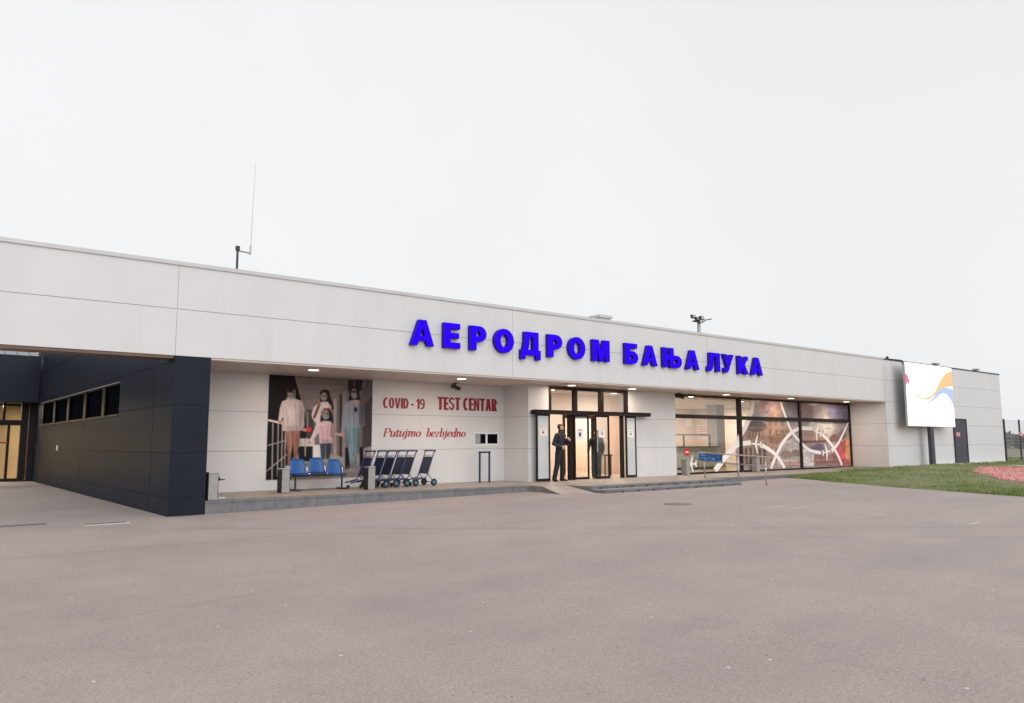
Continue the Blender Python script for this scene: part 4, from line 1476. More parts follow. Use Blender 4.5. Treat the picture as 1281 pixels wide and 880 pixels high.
# woman in jacket and jeans
cv.poly([(668, 150), (700, 112), (735, 150), (745, 225), (655, 225)], (32, 24, 26)); cv.ell(700, 150, 38, 42, (32, 24, 26))
cv.poly([(638, 404), (696, 404), (698, 500), (690, 600), (690, 712), (670, 712), (660, 600), (646, 500)], (112, 138, 146))
cv.poly([(690, 404), (744, 404), (736, 500), (722, 600), (716, 690), (698, 690), (698, 600), (696, 500)], (98, 122, 132)); cv.line([(695, 420), (698, 560)], 5, (66, 86, 94))
cv.poly([(636, 228), (680, 208), (740, 212), (778, 250), (782, 400), (700, 410), (632, 404), (622, 460), (600, 452), (612, 290)], (132, 136, 148))
cv.poly([(735, 215), (780, 250), (782, 400), (735, 400)], (92, 92, 102)); cv.line([(700, 230), (700, 400)], 6, (100, 100, 110)); cv.poly([(690, 205), (738, 208), (712, 270)], (170, 132, 126)); cv.ell(711, 280, 10, 18, (28, 22, 26))
cv.ell(698, 158, 25, 36, (138, 104, 98)); cv.line([(680, 148), (716, 148)], 10, (40, 30, 32)); cv.ell(701, 178, 22, 21, (114, 136, 132)); cv.ell(606, 464, 22, 14, (182, 128, 114)); cv.line([(555, 460), (600, 464)], 14, (186, 158, 148))
cv.ell(690, 722, 36, 15, (176, 170, 168)); cv.poly([(600, 700), (840, 690), (840, 800), (560, 800)], (112, 102, 100), 0.5)
cv.poly([(780, 560), (840, 545), (840, 640), (780, 620)], (150, 138, 134), 0.7)
# printed light from the left: soft modelling on the clothes
for (x, y, w_, h_, k_) in ((305, 330, 34, 110, .35), (290, 540, 26, 110, .4), (205, 560, 14, 120, .3), (535, 450, 24, 80, .3), (515, 590, 18, 60, .35), (765, 320, 34, 100, .3), (735, 520, 22, 130, .4), (655, 520, 14, 110, .25), (250, 420, 80, 22, .3), (490, 515, 50, 16, .3), (520, 300, 20, 60, .3), (250, 170, 12, 34, .35), (502, 320, 10, 32, .3), (718, 165, 10, 34, .35), (240, 640, 60, 60, .3), (700, 690, 50, 50, .25)):
    for q in (1.0, 0.75, 0.5):
        cv.ell(x, y, w_ * q, h_ * q, (34, 28, 30), k_ / 4.5)
for (x0, y0, x1, y1) in ((190, 260, 210, 420), (260, 240, 270, 430), (455, 400, 470, 520), (505, 395, 500, 520), (660, 250, 665, 400), (725, 240, 722, 400), (200, 470, 212, 640), (270, 470, 262, 620), (660, 430, 690, 640)):
    cv.line([(x0, y0), (x1, y1)], 7, (60, 50, 52), 0.22)
cv.blur(3)
for (x, y) in ((220, 156), (240, 156), (466, 182), (482, 182), (476, 312), (495, 312)):
    cv.ell(x, y, 6, 4, (40, 28, 28), 0.8)
cv.mottle(0.02, 70, 9); cv.mottle(0.05, 9, 10)
Hp = homography([(0, 0), (1, 0), (1, 1), (0, 1)], [(47, 797), (826, 772), (838, 60), (68, 26)])
NU, NV = 230, 220
art = np.clip(lin_arr(sample(cv, Hp, NU, NV)), 0, 0.9)
grey = art.mean(2, keepdims=True) * np.array((0.985, 1.0, 1.03))
art = np.clip((grey + (art - grey) * 0.86) ** 1.06 * 1.42, 0, 0.9)
po = sheet("wall_poster", lambda u, v: (7.87 + 3.13 * u, 2.855, 0.28 + 2.82 * v), NU, NV, art, "print_poster", None, thick=-0.006)
tag(po, "large wall poster of four masked travellers with luggage, hung on the recessed wall", "poster")

# ------------------------------------------------------------------ things on the pavement
# blue seats on a beam
B = thing("beam_bench", "three blue plastic seats on one metal beam below the poster", "bench", (9.05, 2.15, 0.0))
mb = MB(); mb.box(8.28, 9.86, 2.14, 2.20, 0.36, 0.42, "dark_metal"); mb.build("beam", B, bevel=0.006)
for x in (8.40, 9.74):
    mb = MB()
    mb.tube([(x, 2.17, 0.36), (x, 2.17, 0.04)], 0.026, "dark_metal")
    mb.box(x - 0.03, x + 0.03, 1.88, 2.44, 0.002, 0.04, "dark_metal")
    mb.build("leg", B)
def seat_shell(cx, dz):
    prof = [(1.88, 0.445), (1.92, 0.435), (2.05, 0.425), (2.20, 0.42), (2.29, 0.44), (2.335, 0.50), (2.36, 0.62), (2.385, 0.76), (2.40, 0.845)]
    n = 9
    for half, nm, rows in ((0, "seat", prof[:5]), (1, "backrest", prof[4:])):
        mb = MB()
        vs = []
        for k_, (y, z) in enumerate(rows):
            for i in range(n):
                t = -1 + 2 * i / (n - 1)
                hw = 0.235 if half == 0 else 0.235 - 0.012 * k_
                x = cx + t * hw
                yy = y - 0.035 * t * t if half else y
                zz = z + 0.018 * t * t if half == 0 else z - (0.05 * t ** 6 if k_ == len(rows) - 1 else 0)
                vs.append((x, yy, zz + dz))
        mb.add(vs, [(k_ * n + i, k_ * n + i + 1, (k_ + 1) * n + i + 1, (k_ + 1) * n + i) for k_ in range(len(rows) - 1) for i in range(n - 1)], "blue_plastic")
        o = mb.build(nm, B, smooth=True)
        md = o.modifiers.new("thickness", 'SOLIDIFY'); md.thickness = 0.012
    for s_ in (-1, 1):
        mb = MB()
        xx = cx + s_ * 0.25
        mb.tube([(xx, 2.18, 0.40 + dz), (xx, 2.30, 0.44 + dz), (xx, 2.345, 0.56 + dz), (xx, 2.37, 0.70 + dz)], 0.012, "chrome", 8)
        mb.build("side_rail", B, smooth=True)
seat_shell(8.53, -0.01); seat_shell(9.06, 0.02); seat_shell(9.58, -0.04)

# litter bins
def litter_bin(x, y, lab, flap=False, dark=True):
    t = thing("litter_bin", lab, "bin", (x, y, 0.0), "grey metal litter bins along the front")
    mb = MB()
    mb.box(x - 0.10, x + 0.10, y - 0.13, y + 0.13, 0.012, 0.60, "bin_grey")
    mb.build("body", t, bevel=0.008)
    mb = MB()
    if dark:
        mb.box(x - 0.115, x - 0.101, y - 0.12, y + 0.14, 0.02, 0.58, "black_rubber")
    mb.box(x + 0.101, x + 0.112, y - 0.12, y + 0.14, 0.02, 0.58, "black_rubber")
    mb.build("side_panel", t)
    MB().box(x - 0.112, x + 0.112, y - 0.14, y + 0.145, 0.60, 0.625, "steel").build("lid", t, bevel=0.005)
    mb = MB(); mb.box(x + 0.112, x + 0.17, y - 0.06, y + 0.06, 0.44, 0.50, "black_rubber"); mb.build("ash_slot", t)
    if flap:
        mb = MB(); mb.tube([(x + 0.11, y, 0.44), (x + 0.24, y + 0.02, 0.45)], 0.016, "dark_metal", 8); mb.ring((x + 0.26, y + 0.02, 0.45), (0, 0, 1), 0.03, 0.01, "dark_metal"); mb.build("chain_hook", t)
        mb = MB(); mb.box(x + 0.12, x + 0.30, y - 0.05, y + 0.08, 0.02, 0.07, "steel"); mb.build("foot_plate", t)
litter_bin(5.60, 0.16, "grey litter bin with a side hook tight against the dark wing corner", True)
litter_bin(7.83, 1.55, "grey litter bin just before the blue seats, under the poster's railing")
litter_bin(10.12, 1.30, "grey litter bin between the blue seats and the luggage trolleys")
litter_bin(23.72, 1.55, "grey litter bin at the white wall end, below the round red sticker", dark=False)
litter_bin(28.30, 1.55, "grey litter bin before the printed window, behind the handrail", dark=False)

# luggage trolleys
def trolley():
    x, y = 0.0, 0.0
    t = thing("luggage_trolley", "x", "luggage trolley", (0, 0, 0), "luggage trolleys parked by the wall")
    for s_ in (-1, 1):
        yy = 0.24 * s_
        mb = MB()
        mb.tube([(0.23, yy, 1.0), (0.20, yy, 0.94), (-0.01, yy, 0.34), (-0.05, yy, 0.25), (-0.46, yy * 0.6, 0.16)], 0.016, "navy_tube", 8)
        mb.build("side_tube", t, smooth=True)
        mb = MB()
        mb.tube([(0.00, yy, 0.36), (0.12, yy, 0.22), (0.19, yy * 1.02, 0.11)], 0.012, "navy_tube", 8)
        mb.build("brace", t, smooth=True)
    mb = MB(); mb.tube([(0.22, -0.30, 1.01), (0.26, -0.22, 1.02), (0.26, 0.22, 1.02), (0.22, 0.30, 1.01)], 0.022, "navy_tube", 10); mb.build("handle", t, smooth=True)
    mb = MB()
    mb.hexa([(-0.005, -0.235, 0.35), (0.010, -0.235, 0.35), (0.010, 0.235, 0.35), (-0.005, 0.235, 0.35)], [(0.158, -0.235, 0.84), (0.173, -0.235, 0.84), (0.173, 0.235, 0.84), (0.158, 0.235, 0.84)], "navy_sheet")
    mb.build("back_panel", t)
    mb = MB()
    for xx in (-0.10, -0.20, -0.30, -0.40):
        mb.tube([(xx, -0.20, 0.235 + (xx + 0.1) * 0.12), (xx, 0.20, 0.235 + (xx + 0.1) * 0.12)], 0.009, "navy_tube", 6)
    mb.build("load_rack", t)
    mb = MB(); mb.tube([(0.175, -0.2, 0.88), (0.175, 0.2, 0.88)], 0.010, "steel", 8); mb.tube([(0.10, -0.2, 0.86), (0.10, 0.2, 0.86)], 0.008, "steel", 8); mb.build("top_basket", t)
    for (wx, wy, r) in ((0.20, -0.27, 0.105), (0.20, 0.27, 0.105), (-0.44, 0.0, 0.055)):
        mb = MB(); mb.ring((wx, wy, r + 0.003), (0, 1, 0), r * 0.72, r * 0.28, "black_rubber", 22, 8)
        w = mb.build("wheel", t, smooth=True)
        MB().lathe([(r * 0.34, -0.022), (r * 0.50, -0.016), (r * 0.50, 0.016), (r * 0.34, 0.022)], (wx, wy, r + 0.003), (0, 1, 0), "hub_blue" if (r > 0.1 and wy < 0) else "dark_metal", 18).build("hub", w, smooth=True)
    mb = MB(); mb.tube([(0.20, -0.26, 0.108), (0.20, 0.26, 0.108)], 0.012, "dark_metal", 8); mb.build("axle", t)
    return t
TR = trolley()
labs = ["luggage trolley at the head of the nested row, half behind the litter bin", "luggage trolley second in the nested row, next after the one behind the bin",
        "luggage trolley in the middle of the nested row of five", "luggage trolley last but one in the nested row",
        "luggage trolley at the tail of the nested row, its whole handle showing", "luggage trolley standing alone by the white wall, apart from the nested row"]
TROL = [(x + 0.29 - 0.20, 1.99) for x in (10.35, 10.74, 11.06, 11.41, 11.70, 12.32)]
for i, (x, y) in enumerate(TROL):
    o = TR if i == 0 else copy_tree(TR)
    o.location = (x - 0.16, y, 0.003)
    o["label"] = labs[i]

# blue hoop
H_ = thing("parking_hoop", "blue tubular hoop rail standing in front of the white wall", "hoop", (14.76, 2.35, 0))
mb = MB()
for x in (14.57, 14.95):
    mb.tube([(x, 2.35, 0.0), (x, 2.35, 0.92)], 0.032, "hoop_blue", 14)
mb.build("upright", H_, smooth=False)
mb = MB(); mb.box(14.535, 14.985, 2.318, 2.382, 0.92, 0.975, "hoop_blue"); mb.build("crossbar", H_, bevel=0.01)
mb = MB()
for x in (14.57, 14.95):
    mb.lathe([(0.06, 0.001), (0.06, 0.012)], (x, 2.35, 0), (0, 0, 1), "hoop_blue", 18)
mb.build("base_plate", H_)

# service hatch
Hh = thing("wall_hatch", "small twin-pane white framed hatch in the wall above the blue hoop", "hatch", (15.2, 2.87, 1.2))
mb = MB(); mb.box(14.68, 15.72, 2.845, 2.869, 1.13, 1.60, "white_paint"); mb.build("frame", Hh)
for x0 in (14.76, 15.25):
    MB().box(x0, x0 + 0.40, 2.838, 2.8445, 1.22, 1.53, "glass_dark").build("pane", Hh)
MB().box(14.77, 14.95, 2.834, 2.8375, 1.23, 1.52, "print_grey").build("blind", Hh)

# cameras under the soffit
def cctv(x, y, lab, d):
    t = thing("security_camera", lab, "camera", (x, y, 3.12), "security cameras under the soffit")
    MB().lathe([(0.07, 0), (0.07, -0.025), (0.03, -0.03), (0.025, -0.10)], (x, y, 3.12), (0, 0, 1), "dark_metal", 16).build("bracket", t)
    mb = MB(); a = Vector((x, y, 2.99)); dv = Vector(d).normalized()
    mb.tube([a - dv * 0.14, a + dv * 0.16], 0.062, "dark_metal", 14); mb.build("housing", t)
    mb = MB(); mb.tube([a + dv * 0.161, a + dv * 0.18], 0.045, "glass_dark", 14); mb.build("lens", t)
cctv(13.75, 2.55, "dark security camera over the red test centre lettering", (0.8, -0.5, -0.35))
cctv(23.55, 1.62, "dark security camera at the corner of the large window", (0.4, -0.9, -0.3))

# soffit downlights
LL = [(8.30, "the blue seats"), (12.90, "the red lettering"), (17.30, "the open sliding door"), (20.20, "the closed door leaf"), (25.65, "the clear window"), (30.25, "the middle printed window"), (34.95, "the far printed window")]
first = None
for x, lab in LL:
    y = 0.98
    t = thing("soffit_downlight", "round lit downlight in the soffit before " + lab, "downlight", (x, y, 3.12), "downlights in the soffit")
    MB().lathe([(0.17, 0.0), (0.17, -0.012), (0.13, -0.016)], (x, y, 3.118), (0, 0, 1), "white_paint", 24).build("trim_ring", t)
    MB().lathe([(0.13, -0.017), (0.13, -0.020)], (x, y, 3.118), (0, 0, 1), "lamp_warm", 24).build("diffuser", t)
    ld = bpy.data.lights.new("lamp_light", 'AREA')
    ld.shape = 'DISK'; ld.size = 0.26; ld.energy = 32.0; ld.color = (1.0, 0.80, 0.62)
    lo = bpy.data.objects.new("lamp_light", ld); col.objects.link(lo)
    lo.location = (0, 0, -0.03); lo.parent = t

# handrail beside the ramp end
R_ = thing("handrail", "stainless double handrail running out from the pavement across the steps' far end", "handrail", (22.2, -1.6, 0))
def rail_z(y, top):
    a, b = (0.89, 0.75) if top else (0.585, 0.455)
    return a + (b - a) * (-0.25 - y) / 2.85
XR = 22.2
mb = MB()
mb.tube([(XR, -0.27, rail_z(-0.25, 0)), (XR, -0.25, rail_z(-0.25, 0) + 0.02), (XR, -0.25, rail_z(-0.25, 1) - 0.02), (XR, -0.27, rail_z(-0.25, 1)), (XR, -3.08, rail_z(-3.08, 1)), (XR, -3.10, rail_z(-3.1, 1) - 0.02), (XR, -3.10, rail_z(-3.1, 0) + 0.02), (XR, -3.08, rail_z(-3.1, 0)), (XR, -0.27, rail_z(-0.25, 0))], 0.021, "steel", 10)
mb.build("rail", R_, smooth=True)
for y in (-0.47, -1.85, -2.90):
    mb = MB()
    zb = 0.0 if y > -0.9 else gh(XR)
    mb.tube([(XR + 0.03, y, zb), (XR + 0.03, y, rail_z(y, 1) - 0.02)], 0.022, "steel", 10)
    mb.build("post", R_, smooth=True)
# banner hung on the rail
Bn = MB()
cvb = Canvas(120, 40, (52, 92, 150))
for i in range(16):
    cvb.ell(rng.uniform(0, 120), rng.uniform(0, 40), rng.uniform(4, 14), rng.uniform(3, 10), [(32, 70, 132), (88, 134, 186), (40, 60, 140), (120, 160, 200)][i % 4], 0.8)
cvb.line([(10, 28), (50, 24), (60, 8)], 3, (170, 200, 225), 0.8)
cvb.blur(2)
ab = lin_arr(cvb.a[::-1]) * 1.1
bo = sheet("rail_banner", lambda u, v: (XR - 0.026, -0.29 - 0.98 * u, (rail_z(-0.29 - 0.98 * u, 0) + 0.03) * (1 - v) + (rail_z(-0.29 - 0.98 * u, 1) - 0.025) * v), 120, 40, ab, "print_poster", None, thick=0.003)
tag(bo, "blue patterned banner tied to the stainless handrail", "banner")

# ------------------------------------------------------------------ LED screen on its mast
L_ = thing("led_screen", "glowing white LED screen with orange and blue waves on a dark mast", "screen", (40.2, -0.6, 0.05))
SX0, SX1, SZ0, SZ1, SY = 37.60, 42.82, 1.99, 5.02, -0.62
MB().box(SX0 - 0.03, SX1 + 0.03, SY + 0.01, SY + 0.10, SZ0 - 0.03, SZ1 + 0.03, "led_case").build("cabinet", L_)
cv = Canvas(520, 300, (255, 255, 255))
def ip(pts):
    return [(x, y) for x, y in pts]
def bez(pts, n=60):
    xs_ = np.array([p[0] for p in pts], float); ys2 = np.array([p[1] for p in pts], float)
    t = np.linspace(0, len(pts) - 1, n)
    out = []
    for tt in t:
        i = min(int(tt), len(pts) - 2); f = tt - i
        i0, i3 = max(i - 1, 0), min(i + 2, len(pts) - 1)
        q = lambda a: 0.5 * (2 * a[i] + (-a[i0] + a[i + 1]) * f + (2 * a[i0] - 5 * a[i] + 4 * a[i + 1] - a[i3]) * f * f + (-a[i0] + 3 * a[i] - 3 * a[i + 1] + a[i3]) * f ** 3)
        out.append((q(xs_), q(ys2)))
    return out
top = bez([(0, 60), (60, 118), (130, 156), (200, 164), (290, 140), (370, 80), (440, 36), (520, 16)])
bot = bez([(520, 92), (450, 100), (390, 110), (320, 142), (240, 168), (180, 170), (120, 160), (60, 124), (0, 66)])
cv.poly(top + bot, (255, 205, 142))
cv.poly(bez([(0, 52), (20, 64), (34, 84), (30, 104), (14, 96), (0, 112)]), (255, 120, 140))
tb_ = bez([(215, 186), (290, 158), (360, 118), (430, 104), (520, 110)])
bb_ = bez([(520, 196), (480, 160), (430, 136), (370, 140), (300, 168), (215, 190)])
cv.poly(tb_ + bb_, (190, 206, 255))
cv.blur(1)
la = lin_arr(cv.a[::-1])
NU, NV = 400, 230
Hl = homography([(0, 0), (1, 0), (1, 1), (0, 1)], [(0, 300), (520, 300), (520, 0), (0, 0)])
art = lin_arr(sample(cv, Hl, NU, NV))
art = art * (1 + 0.9 * np.clip((art.min(2, keepdims=True) - 0.75) / 0.25, 0, 1) ** 2)   # the white pixels glow hardest
sheet("display", lambda u, v: (SX0 + (SX1 - SX0) * u, SY, SZ0 + (SZ1 - SZ0) * v), NU, NV, art, "print_led", L_)
mb = MB(); mb.box(40.0, 40.36, SY + 0.03, SY + 0.20, -0.1, SZ0 - 0.03, "door_purple"); mb.build("mast", L_, bevel=0.01)
mb = MB(); mb.box(39.85, 40.51, SY - 0.06, SY + 0.32, 0.03, 0.06, "dark_metal"); mb.build("base_plate", L_)
mb = MB()
mb.box(37.36, 37.46, 0.06, 0.16, 5.20, 5.34, "dark_metal")
mb.tube([(37.41, 0.11, 5.22), (37.58, SY + 0.1, 5.10)], 0.03, "dark_metal", 8)
mb.tube([(37.58, SY + 0.1, 5.10), (37.585, SY + 0.1, 4.9)], 0.03, "dark_metal", 8)
mb.build("stay_arm", L_)

# side door in the far block
D_ = thing("side_door", "dark metal side door with a pink sign in the far white block", "door", (45.0, 0, 0.07))
mb = MB(); mb.box(44.08, 44.20, -0.03, -0.002, 0.07, 2.45, "frame_dark"); mb.box(45.72, 45.84, -0.03, -0.002, 0.07, 2.45, "frame_dark"); mb.box(44.20, 45.72, -0.03, -0.002, 2.37, 2.45, "frame_dark"); mb.build("frame", D_)
mb = MB(); mb.box(44.21, 45.71, -0.02, -0.003, 0.08, 2.365, "door_purple"); mb.build("panel", D_)
MB().box(44.42, 44.88, -0.026, -0.0205, 1.50, 1.72, "pink_sign").build("sign_plate", D_)
mb = MB(); mb.tube([(44.36, -0.021, 1.05), (44.36, -0.07, 1.05), (44.50, -0.07, 1.05)], 0.012, "steel", 8); mb.build("handle", D_)

# ------------------------------------------------------------------ roof things
A_ = thing("roof_antenna", "thin whip antenna on a dark bracket post on the roof edge", "antenna", (6.94, 3.0, 5.06))
mb = MB(); mb.tube([(6.93, 3.0, 5.06), (6.93, 3.0, 6.50)], 0.030, "dark_metal", 10); mb.lathe([(0.06, 0), (0.06, 0.12)], (6.93, 3.0, 6.42), (0, 0, 1), "dark_metal", 12); mb.build("post", A_)
mb = MB(); mb.tube([(6.95, 3.0, 6.42), (7.27, 3.0, 6.40)], 0.022, "galv", 8); mb.build("arm", A_)
mb = MB(); mb.tube([(7.27, 3.0, 6.36), (7.28, 3.0, 6.62)], 0.026, "galv", 8); mb.tube([(7.28, 3.0, 6.62), (7.30, 3.0, 7.6), (7.335, 3.0, 8.95)], [0.009, 0.007, 0.004], "galv", 8); mb.build("whip", A_)
MB().box(6.84, 6.90, 2.97, 3.03, 5.55, 5.85, "galv").build("junction_box", A_)

F_ = thing("floodlight_mast", "tall grey mast with a cluster of floodlights rising behind the roof", "floodlight mast", (74.9, 40, 0.06))
mb = MB(); mb.tube([(74.9, 40, 0.0), (74.9, 40, 15.9)], [0.30, 0.20], "galv", 14); mb.build("pole", F_)
mb = MB(); mb.box(74.2, 75.4, 39.6, 40.4, 15.6, 15.75, "dark_metal"); mb.tube([(75.1, 40, 15.7), (76.9, 39.6, 16.1)], 0.06, "dark_metal", 8); mb.tube([(74.6, 40, 15.7), (73.6, 40.2, 16.35)], 0.06, "dark_metal", 8); mb.build("head_frame", F_)
for (x, y, z) in ((74.2, 39.7, 15.85), (74.45, 39.5, 15.55), (74.7, 39.5, 16.0), (75.0, 39.6, 15.75), (73.9, 40.1, 16.15)):
    mb = MB(); mb.box(x - 0.28, x + 0.28, y - 0.22, y + 0.10, z - 0.2, z + 0.2, "dark_metal")
    lm = mb.build("lamp_head", F_)
    MB().box(x - 0.23, x + 0.23, y - 0.232, y - 0.222, z - 0.15, z + 0.15, "steel").build("lens", lm)

V_ = thing("roof_vent", "low white box vent on the flat roof behind the sign", "vent", (20.7, 3.0, 5.06))
MB().box(20.45, 21.0, 2.75, 3.25, 5.06, 5.90, "cap_metal").build("body", V_)
MB().box(20.38, 21.07, 2.68, 3.32, 5.90, 6.02, "cap_metal").build("lid", V_, bevel=0.02)
for x, lab in ((43.1, "small dark roof floodlight right above the LED screen"), (48.4, "small dark roof floodlight near the far end of the roof edge")):
    t = thing("roof_floodlight", lab, "floodlight", (x, 0.3, 5.2), "small floodlights on the roof edge")
    MB().box(x - 0.03, x + 0.03, 0.27, 0.33, 5.2, 5.30, "dark_metal").build("bracket", t)
    MB().box(x - 0.20, x + 0.20, 0.12, 0.38, 5.28, 5.38, "galv").build("housing", t, bevel=0.01)

# ------------------------------------------------------------------ lawn, gravel, kerb, fence, far trees
def lawn_h(x, y):
    b = 0.045 * math.exp(-((x - 38.5) / 4.0) ** 2 - ((y + 2.6) / 2.2) ** 2) + 0.05 * math.exp(-((x - 33) / 3.0) ** 2 - ((y + 1.8) / 1.2) ** 2)
    return gh(x) + b + 0.015 * math.sin(x * 1.7 + y) + 0.012 * math.sin(y * 2.3 - x * 0.7) + 0.02
GRAV = [(34.5, -4.5), (36.0, -4.2), (37.4, -3.6), (38.8, -4.3), (40.5, -6.0), (40.5, -11), (34, -13), (27.3, -9.2), (28.7, -7.8), (30.0, -6.7), (31.4, -6.2), (33.2, -5.0)]
def in_poly(x, y, P):
    c = False
    for i in range(len(P)):
        (x0, y0), (x1, y1) = P[i], P[i - 1]
        if (y0 > y) != (y1 > y) and x < (x1 - x0) * (y - y0) / (y1 - y0) + x0:
            c = not c
    return c
# soil sheet of the verge
mb = MB()
LX = np.linspace(0, 1, 30); LY = np.concatenate([np.linspace(-40, -12, 12), np.linspace(-11, -0.97, 24)])
vs = []
for y in LY:
    ex = edge_x(y)
    for t in LX:
        x = ex + (41.0 - ex) * t
        vs.append((x, y, lawn_h(x, y) * min(1, t * 8) + (gh(x) - 0.004) * (1 - min(1, t * 8))))
nx_ = len(LX)
mb.add(vs, [(j * nx_ + i, j * nx_ + i + 1, (j + 1) * nx_ + i + 1, (j + 1) * nx_ + i) for j in range(len(LY) - 1) for i in range(nx_ - 1)], "turf_soil")
structure(mb.build("lawn_soil", smooth=True))


def blades(name, count, area, hmin, hmax, mat, wmul=1.0):
    vs, fs = [], []
    for _ in range(count):
        p = area()
        if p is None:
            continue
        x, y, z, hs = p
        a = random.uniform(0, 6.283)
        h = random.uniform(hmin, hmax) * hs
        w = random.uniform(0.008, 0.018) * wmul
        lx, ly = random.gauss(0, 0.35) * h, random.gauss(0, 0.35) * h
        o = len(vs)
        vs += [(x - w * math.cos(a), y - w * math.sin(a), z - 0.01), (x + w * math.cos(a), y + w * math.sin(a), z - 0.01), (x + lx, y + ly, z + h)]
        fs.append((o, o + 1, o + 2))
    me = bpy.data.meshes.new(name)
    me.from_pydata(vs, [], fs)
    me.materials.append(MATS[mat])
    o = bpy.data.objects.new(name, me)
    col.objects.link(o)
    return o


def verge():
    y = random.uniform(-15, -0.99) if random.random() < 0.9 else random.uniform(-30, -15)
    ex = edge_x(y)
    x = ex + random.random() ** 1.25 * (40.8 - ex) + random.gauss(0, 0.05)
    if in_poly(x, y, GRAV) and random.random() < 0.985:
        return None
    d = math.sin(x * 0.9) * math.cos(y * 1.3) + math.sin(x * 0.31 + y * 0.5)
    if d < -0.7 and random.random() < 0.6:
        return None
    gd_ = math.hypot((x - 33.0) / 7.0, (y + 5.2) / 3.2)          # trodden ground round the gravel bed
    if gd_ < 1.25 and random.random() < 0.78 * min(1, (1.25 - gd_) * 3):
        return None
    t = min(1, max(0, (x - ex) / (41 - ex) * 8))
    return x, y, lawn_h(x, y) * t + gh(x) * (1 - t), 1.0 + 0.35 * d + (0.6 if y > -1.6 else 0)
structure(blades("grass", 110000, verge, 0.025, 0.075, "grass_blade"), "patchy green grass verge beside the asphalt", "grass", "stuff")
def far_verge():
    x = random.uniform(41.5, 62); y = random.uniform(-14, -0.3) if x < 51 else random.uniform(-14, 6)
    return x, y, gh(x), 1.0
structure(blades("grass", 16000, far_verge, 0.05, 0.13, "grass_blade", 1.8), "grass strip beyond the pale kerb by the fence", "grass", "stuff")
# crushed red gravel
vs, fs = [], []
for _ in range(9500):
    x, y = random.uniform(26, 40.7), random.uniform(-13.5, -2.8)
    if not in_poly(x, y, GRAV):
        continue
    z = lawn_h(x, y) + 0.01
    r = random.uniform(0.02, 0.055)
    o = len(vs)
    for a in (0, 2.09, 4.19):
        aa = a + random.uniform(-0.5, 0.5)
        vs.append((x + r * math.cos(aa), y + r * math.sin(aa), z - 0.01 + random.uniform(0, 0.02)))
    vs.append((x + random.gauss(0, 0.01), y + random.gauss(0, 0.01), z + r * random.uniform(0.5, 1.1)))
    fs += [(o, o + 1, o + 3), (o + 1, o + 2, o + 3), (o + 2, o, o + 3)]
mb = MB(); mb.add(vs, fs, "red_chip")
n = 26
pv = [(x, y, lawn_h(x, y) + 0.012) for y in np.linspace(-13.5, -2.8, n) for x in np.linspace(26, 40.6, n)]
pf = []
for j in range(n - 1):
    for i in range(n - 1):
        cx_, cy_ = 26 + 14.6 * (i + 0.5) / (n - 1), -13.5 + 10.7 * (j + 0.5) / (n - 1)
        if in_poly(cx_, cy_, GRAV):
            pf.append((j * n + i, j * n + i + 1, (j + 1) * n + i + 1, (j + 1) * n + i))
mb.add(pv, pf, "red_chip")
structure(mb.build("gravel"), "crushed red gravel bed in the verge", "gravel", "stuff")
mb = MB()
mb.box(40.95, 41.30, -14, -0.25, 0.0, 0.12, "kerb_white")
mb.box(41.30, 51.2, -0.40, -0.02, 0.0, 0.085, "kerb_white")
structure(mb.build("kerb", bevel=0.01))

def fence_panel(x0, x1, y, lab, first_post):
    t = thing("mesh_fence", lab, "fence", (x0, y, 0.06), "dark mesh fence panels beyond the building")
    z = 0.06
    for x in ([x0, x1] if first_post else [x1]):
        MB().box(x - 0.05, x + 0.05, y - 0.04, y + 0.04, z - 0.05, z + 2.48, "fence_dark").build("post", t)
    mb = MB()
    nw = 13
    for i in range(nw):
        zz = z + 0.08 + i * 2.3 / (nw - 1)
        mb.box(x0 + 0.06, x1 - 0.06, y - 0.006, y + 0.006, zz - 0.004, zz + 0.004, "fence_wire")
    for i in range(24):
        xx = x0 + 0.1 + i * (x1 - x0 - 0.2) / 23
        mb.box(xx - 0.0025, xx + 0.0025, y - 0.012, y - 0.0065, z + 0.06, z + 2.42, "fence_wire")
    mb.build("mesh_panel", t)
    return t
ft = fence_panel(51.22, 53.62, 0.0, "dark mesh fence panel joined to the building corner", True)
fence_panel(53.62, 56.02, 0.0, "dark mesh fence panel with a small pink sign on its near post", False)
fence_panel(56.02, 58.42, 0.0, "dark mesh fence panel two bays beyond the pink sign", False)
fs_ = MB(); fs_.box(53.40, 53.84, -0.075, -0.055, 1.55, 1.80, "pink_sign")
tag(fs_.build("fence_sign"), "small pink sign plate fixed to the mesh fence post", "sign")

# far belt of trees
vs, fs = [], []
for _ in range(7000):
    az = math.radians(random.uniform(-8, 40))
    d = random.uniform(120, 260)
    x, y = d * math.cos(az), -17.5 + d * math.sin(az)
    top_ = 1.3 + 1.2 * (0.5 + 0.5 * math.sin(az * 60) * math.sin(az * 23 + 1)) + d * 0.002
    z = random.uniform(0.1, top_)
    r = random.uniform(0.25, 0.7)
    n1 = Vector((random.gauss(0, 1), random.gauss(0, 1), random.gauss(0, 0.7))).normalized()
    u_ = n1.orthogonal().normalized(); w_ = n1.cross(u_)
    o = len(vs)
    c_ = Vector((x, y, z))
    for a in (0, 1.4, 2.9, 4.4):
        vs.append(tuple(c_ + (u_ * math.cos(a) + w_ * math.sin(a)) * r * random.uniform(0.7, 1.2)))
    fs.append((o, o + 1, o + 2, o + 3))
me = bpy.data.meshes.new("treeline"); me.from_pydata(vs, [], fs); me.materials.append(MATS["leaf_far_hazy"])
o = bpy.data.objects.new("treeline", me); col.objects.link(o)
structure(o, "far low belt of trees beyond the fence", "trees", "stuff")

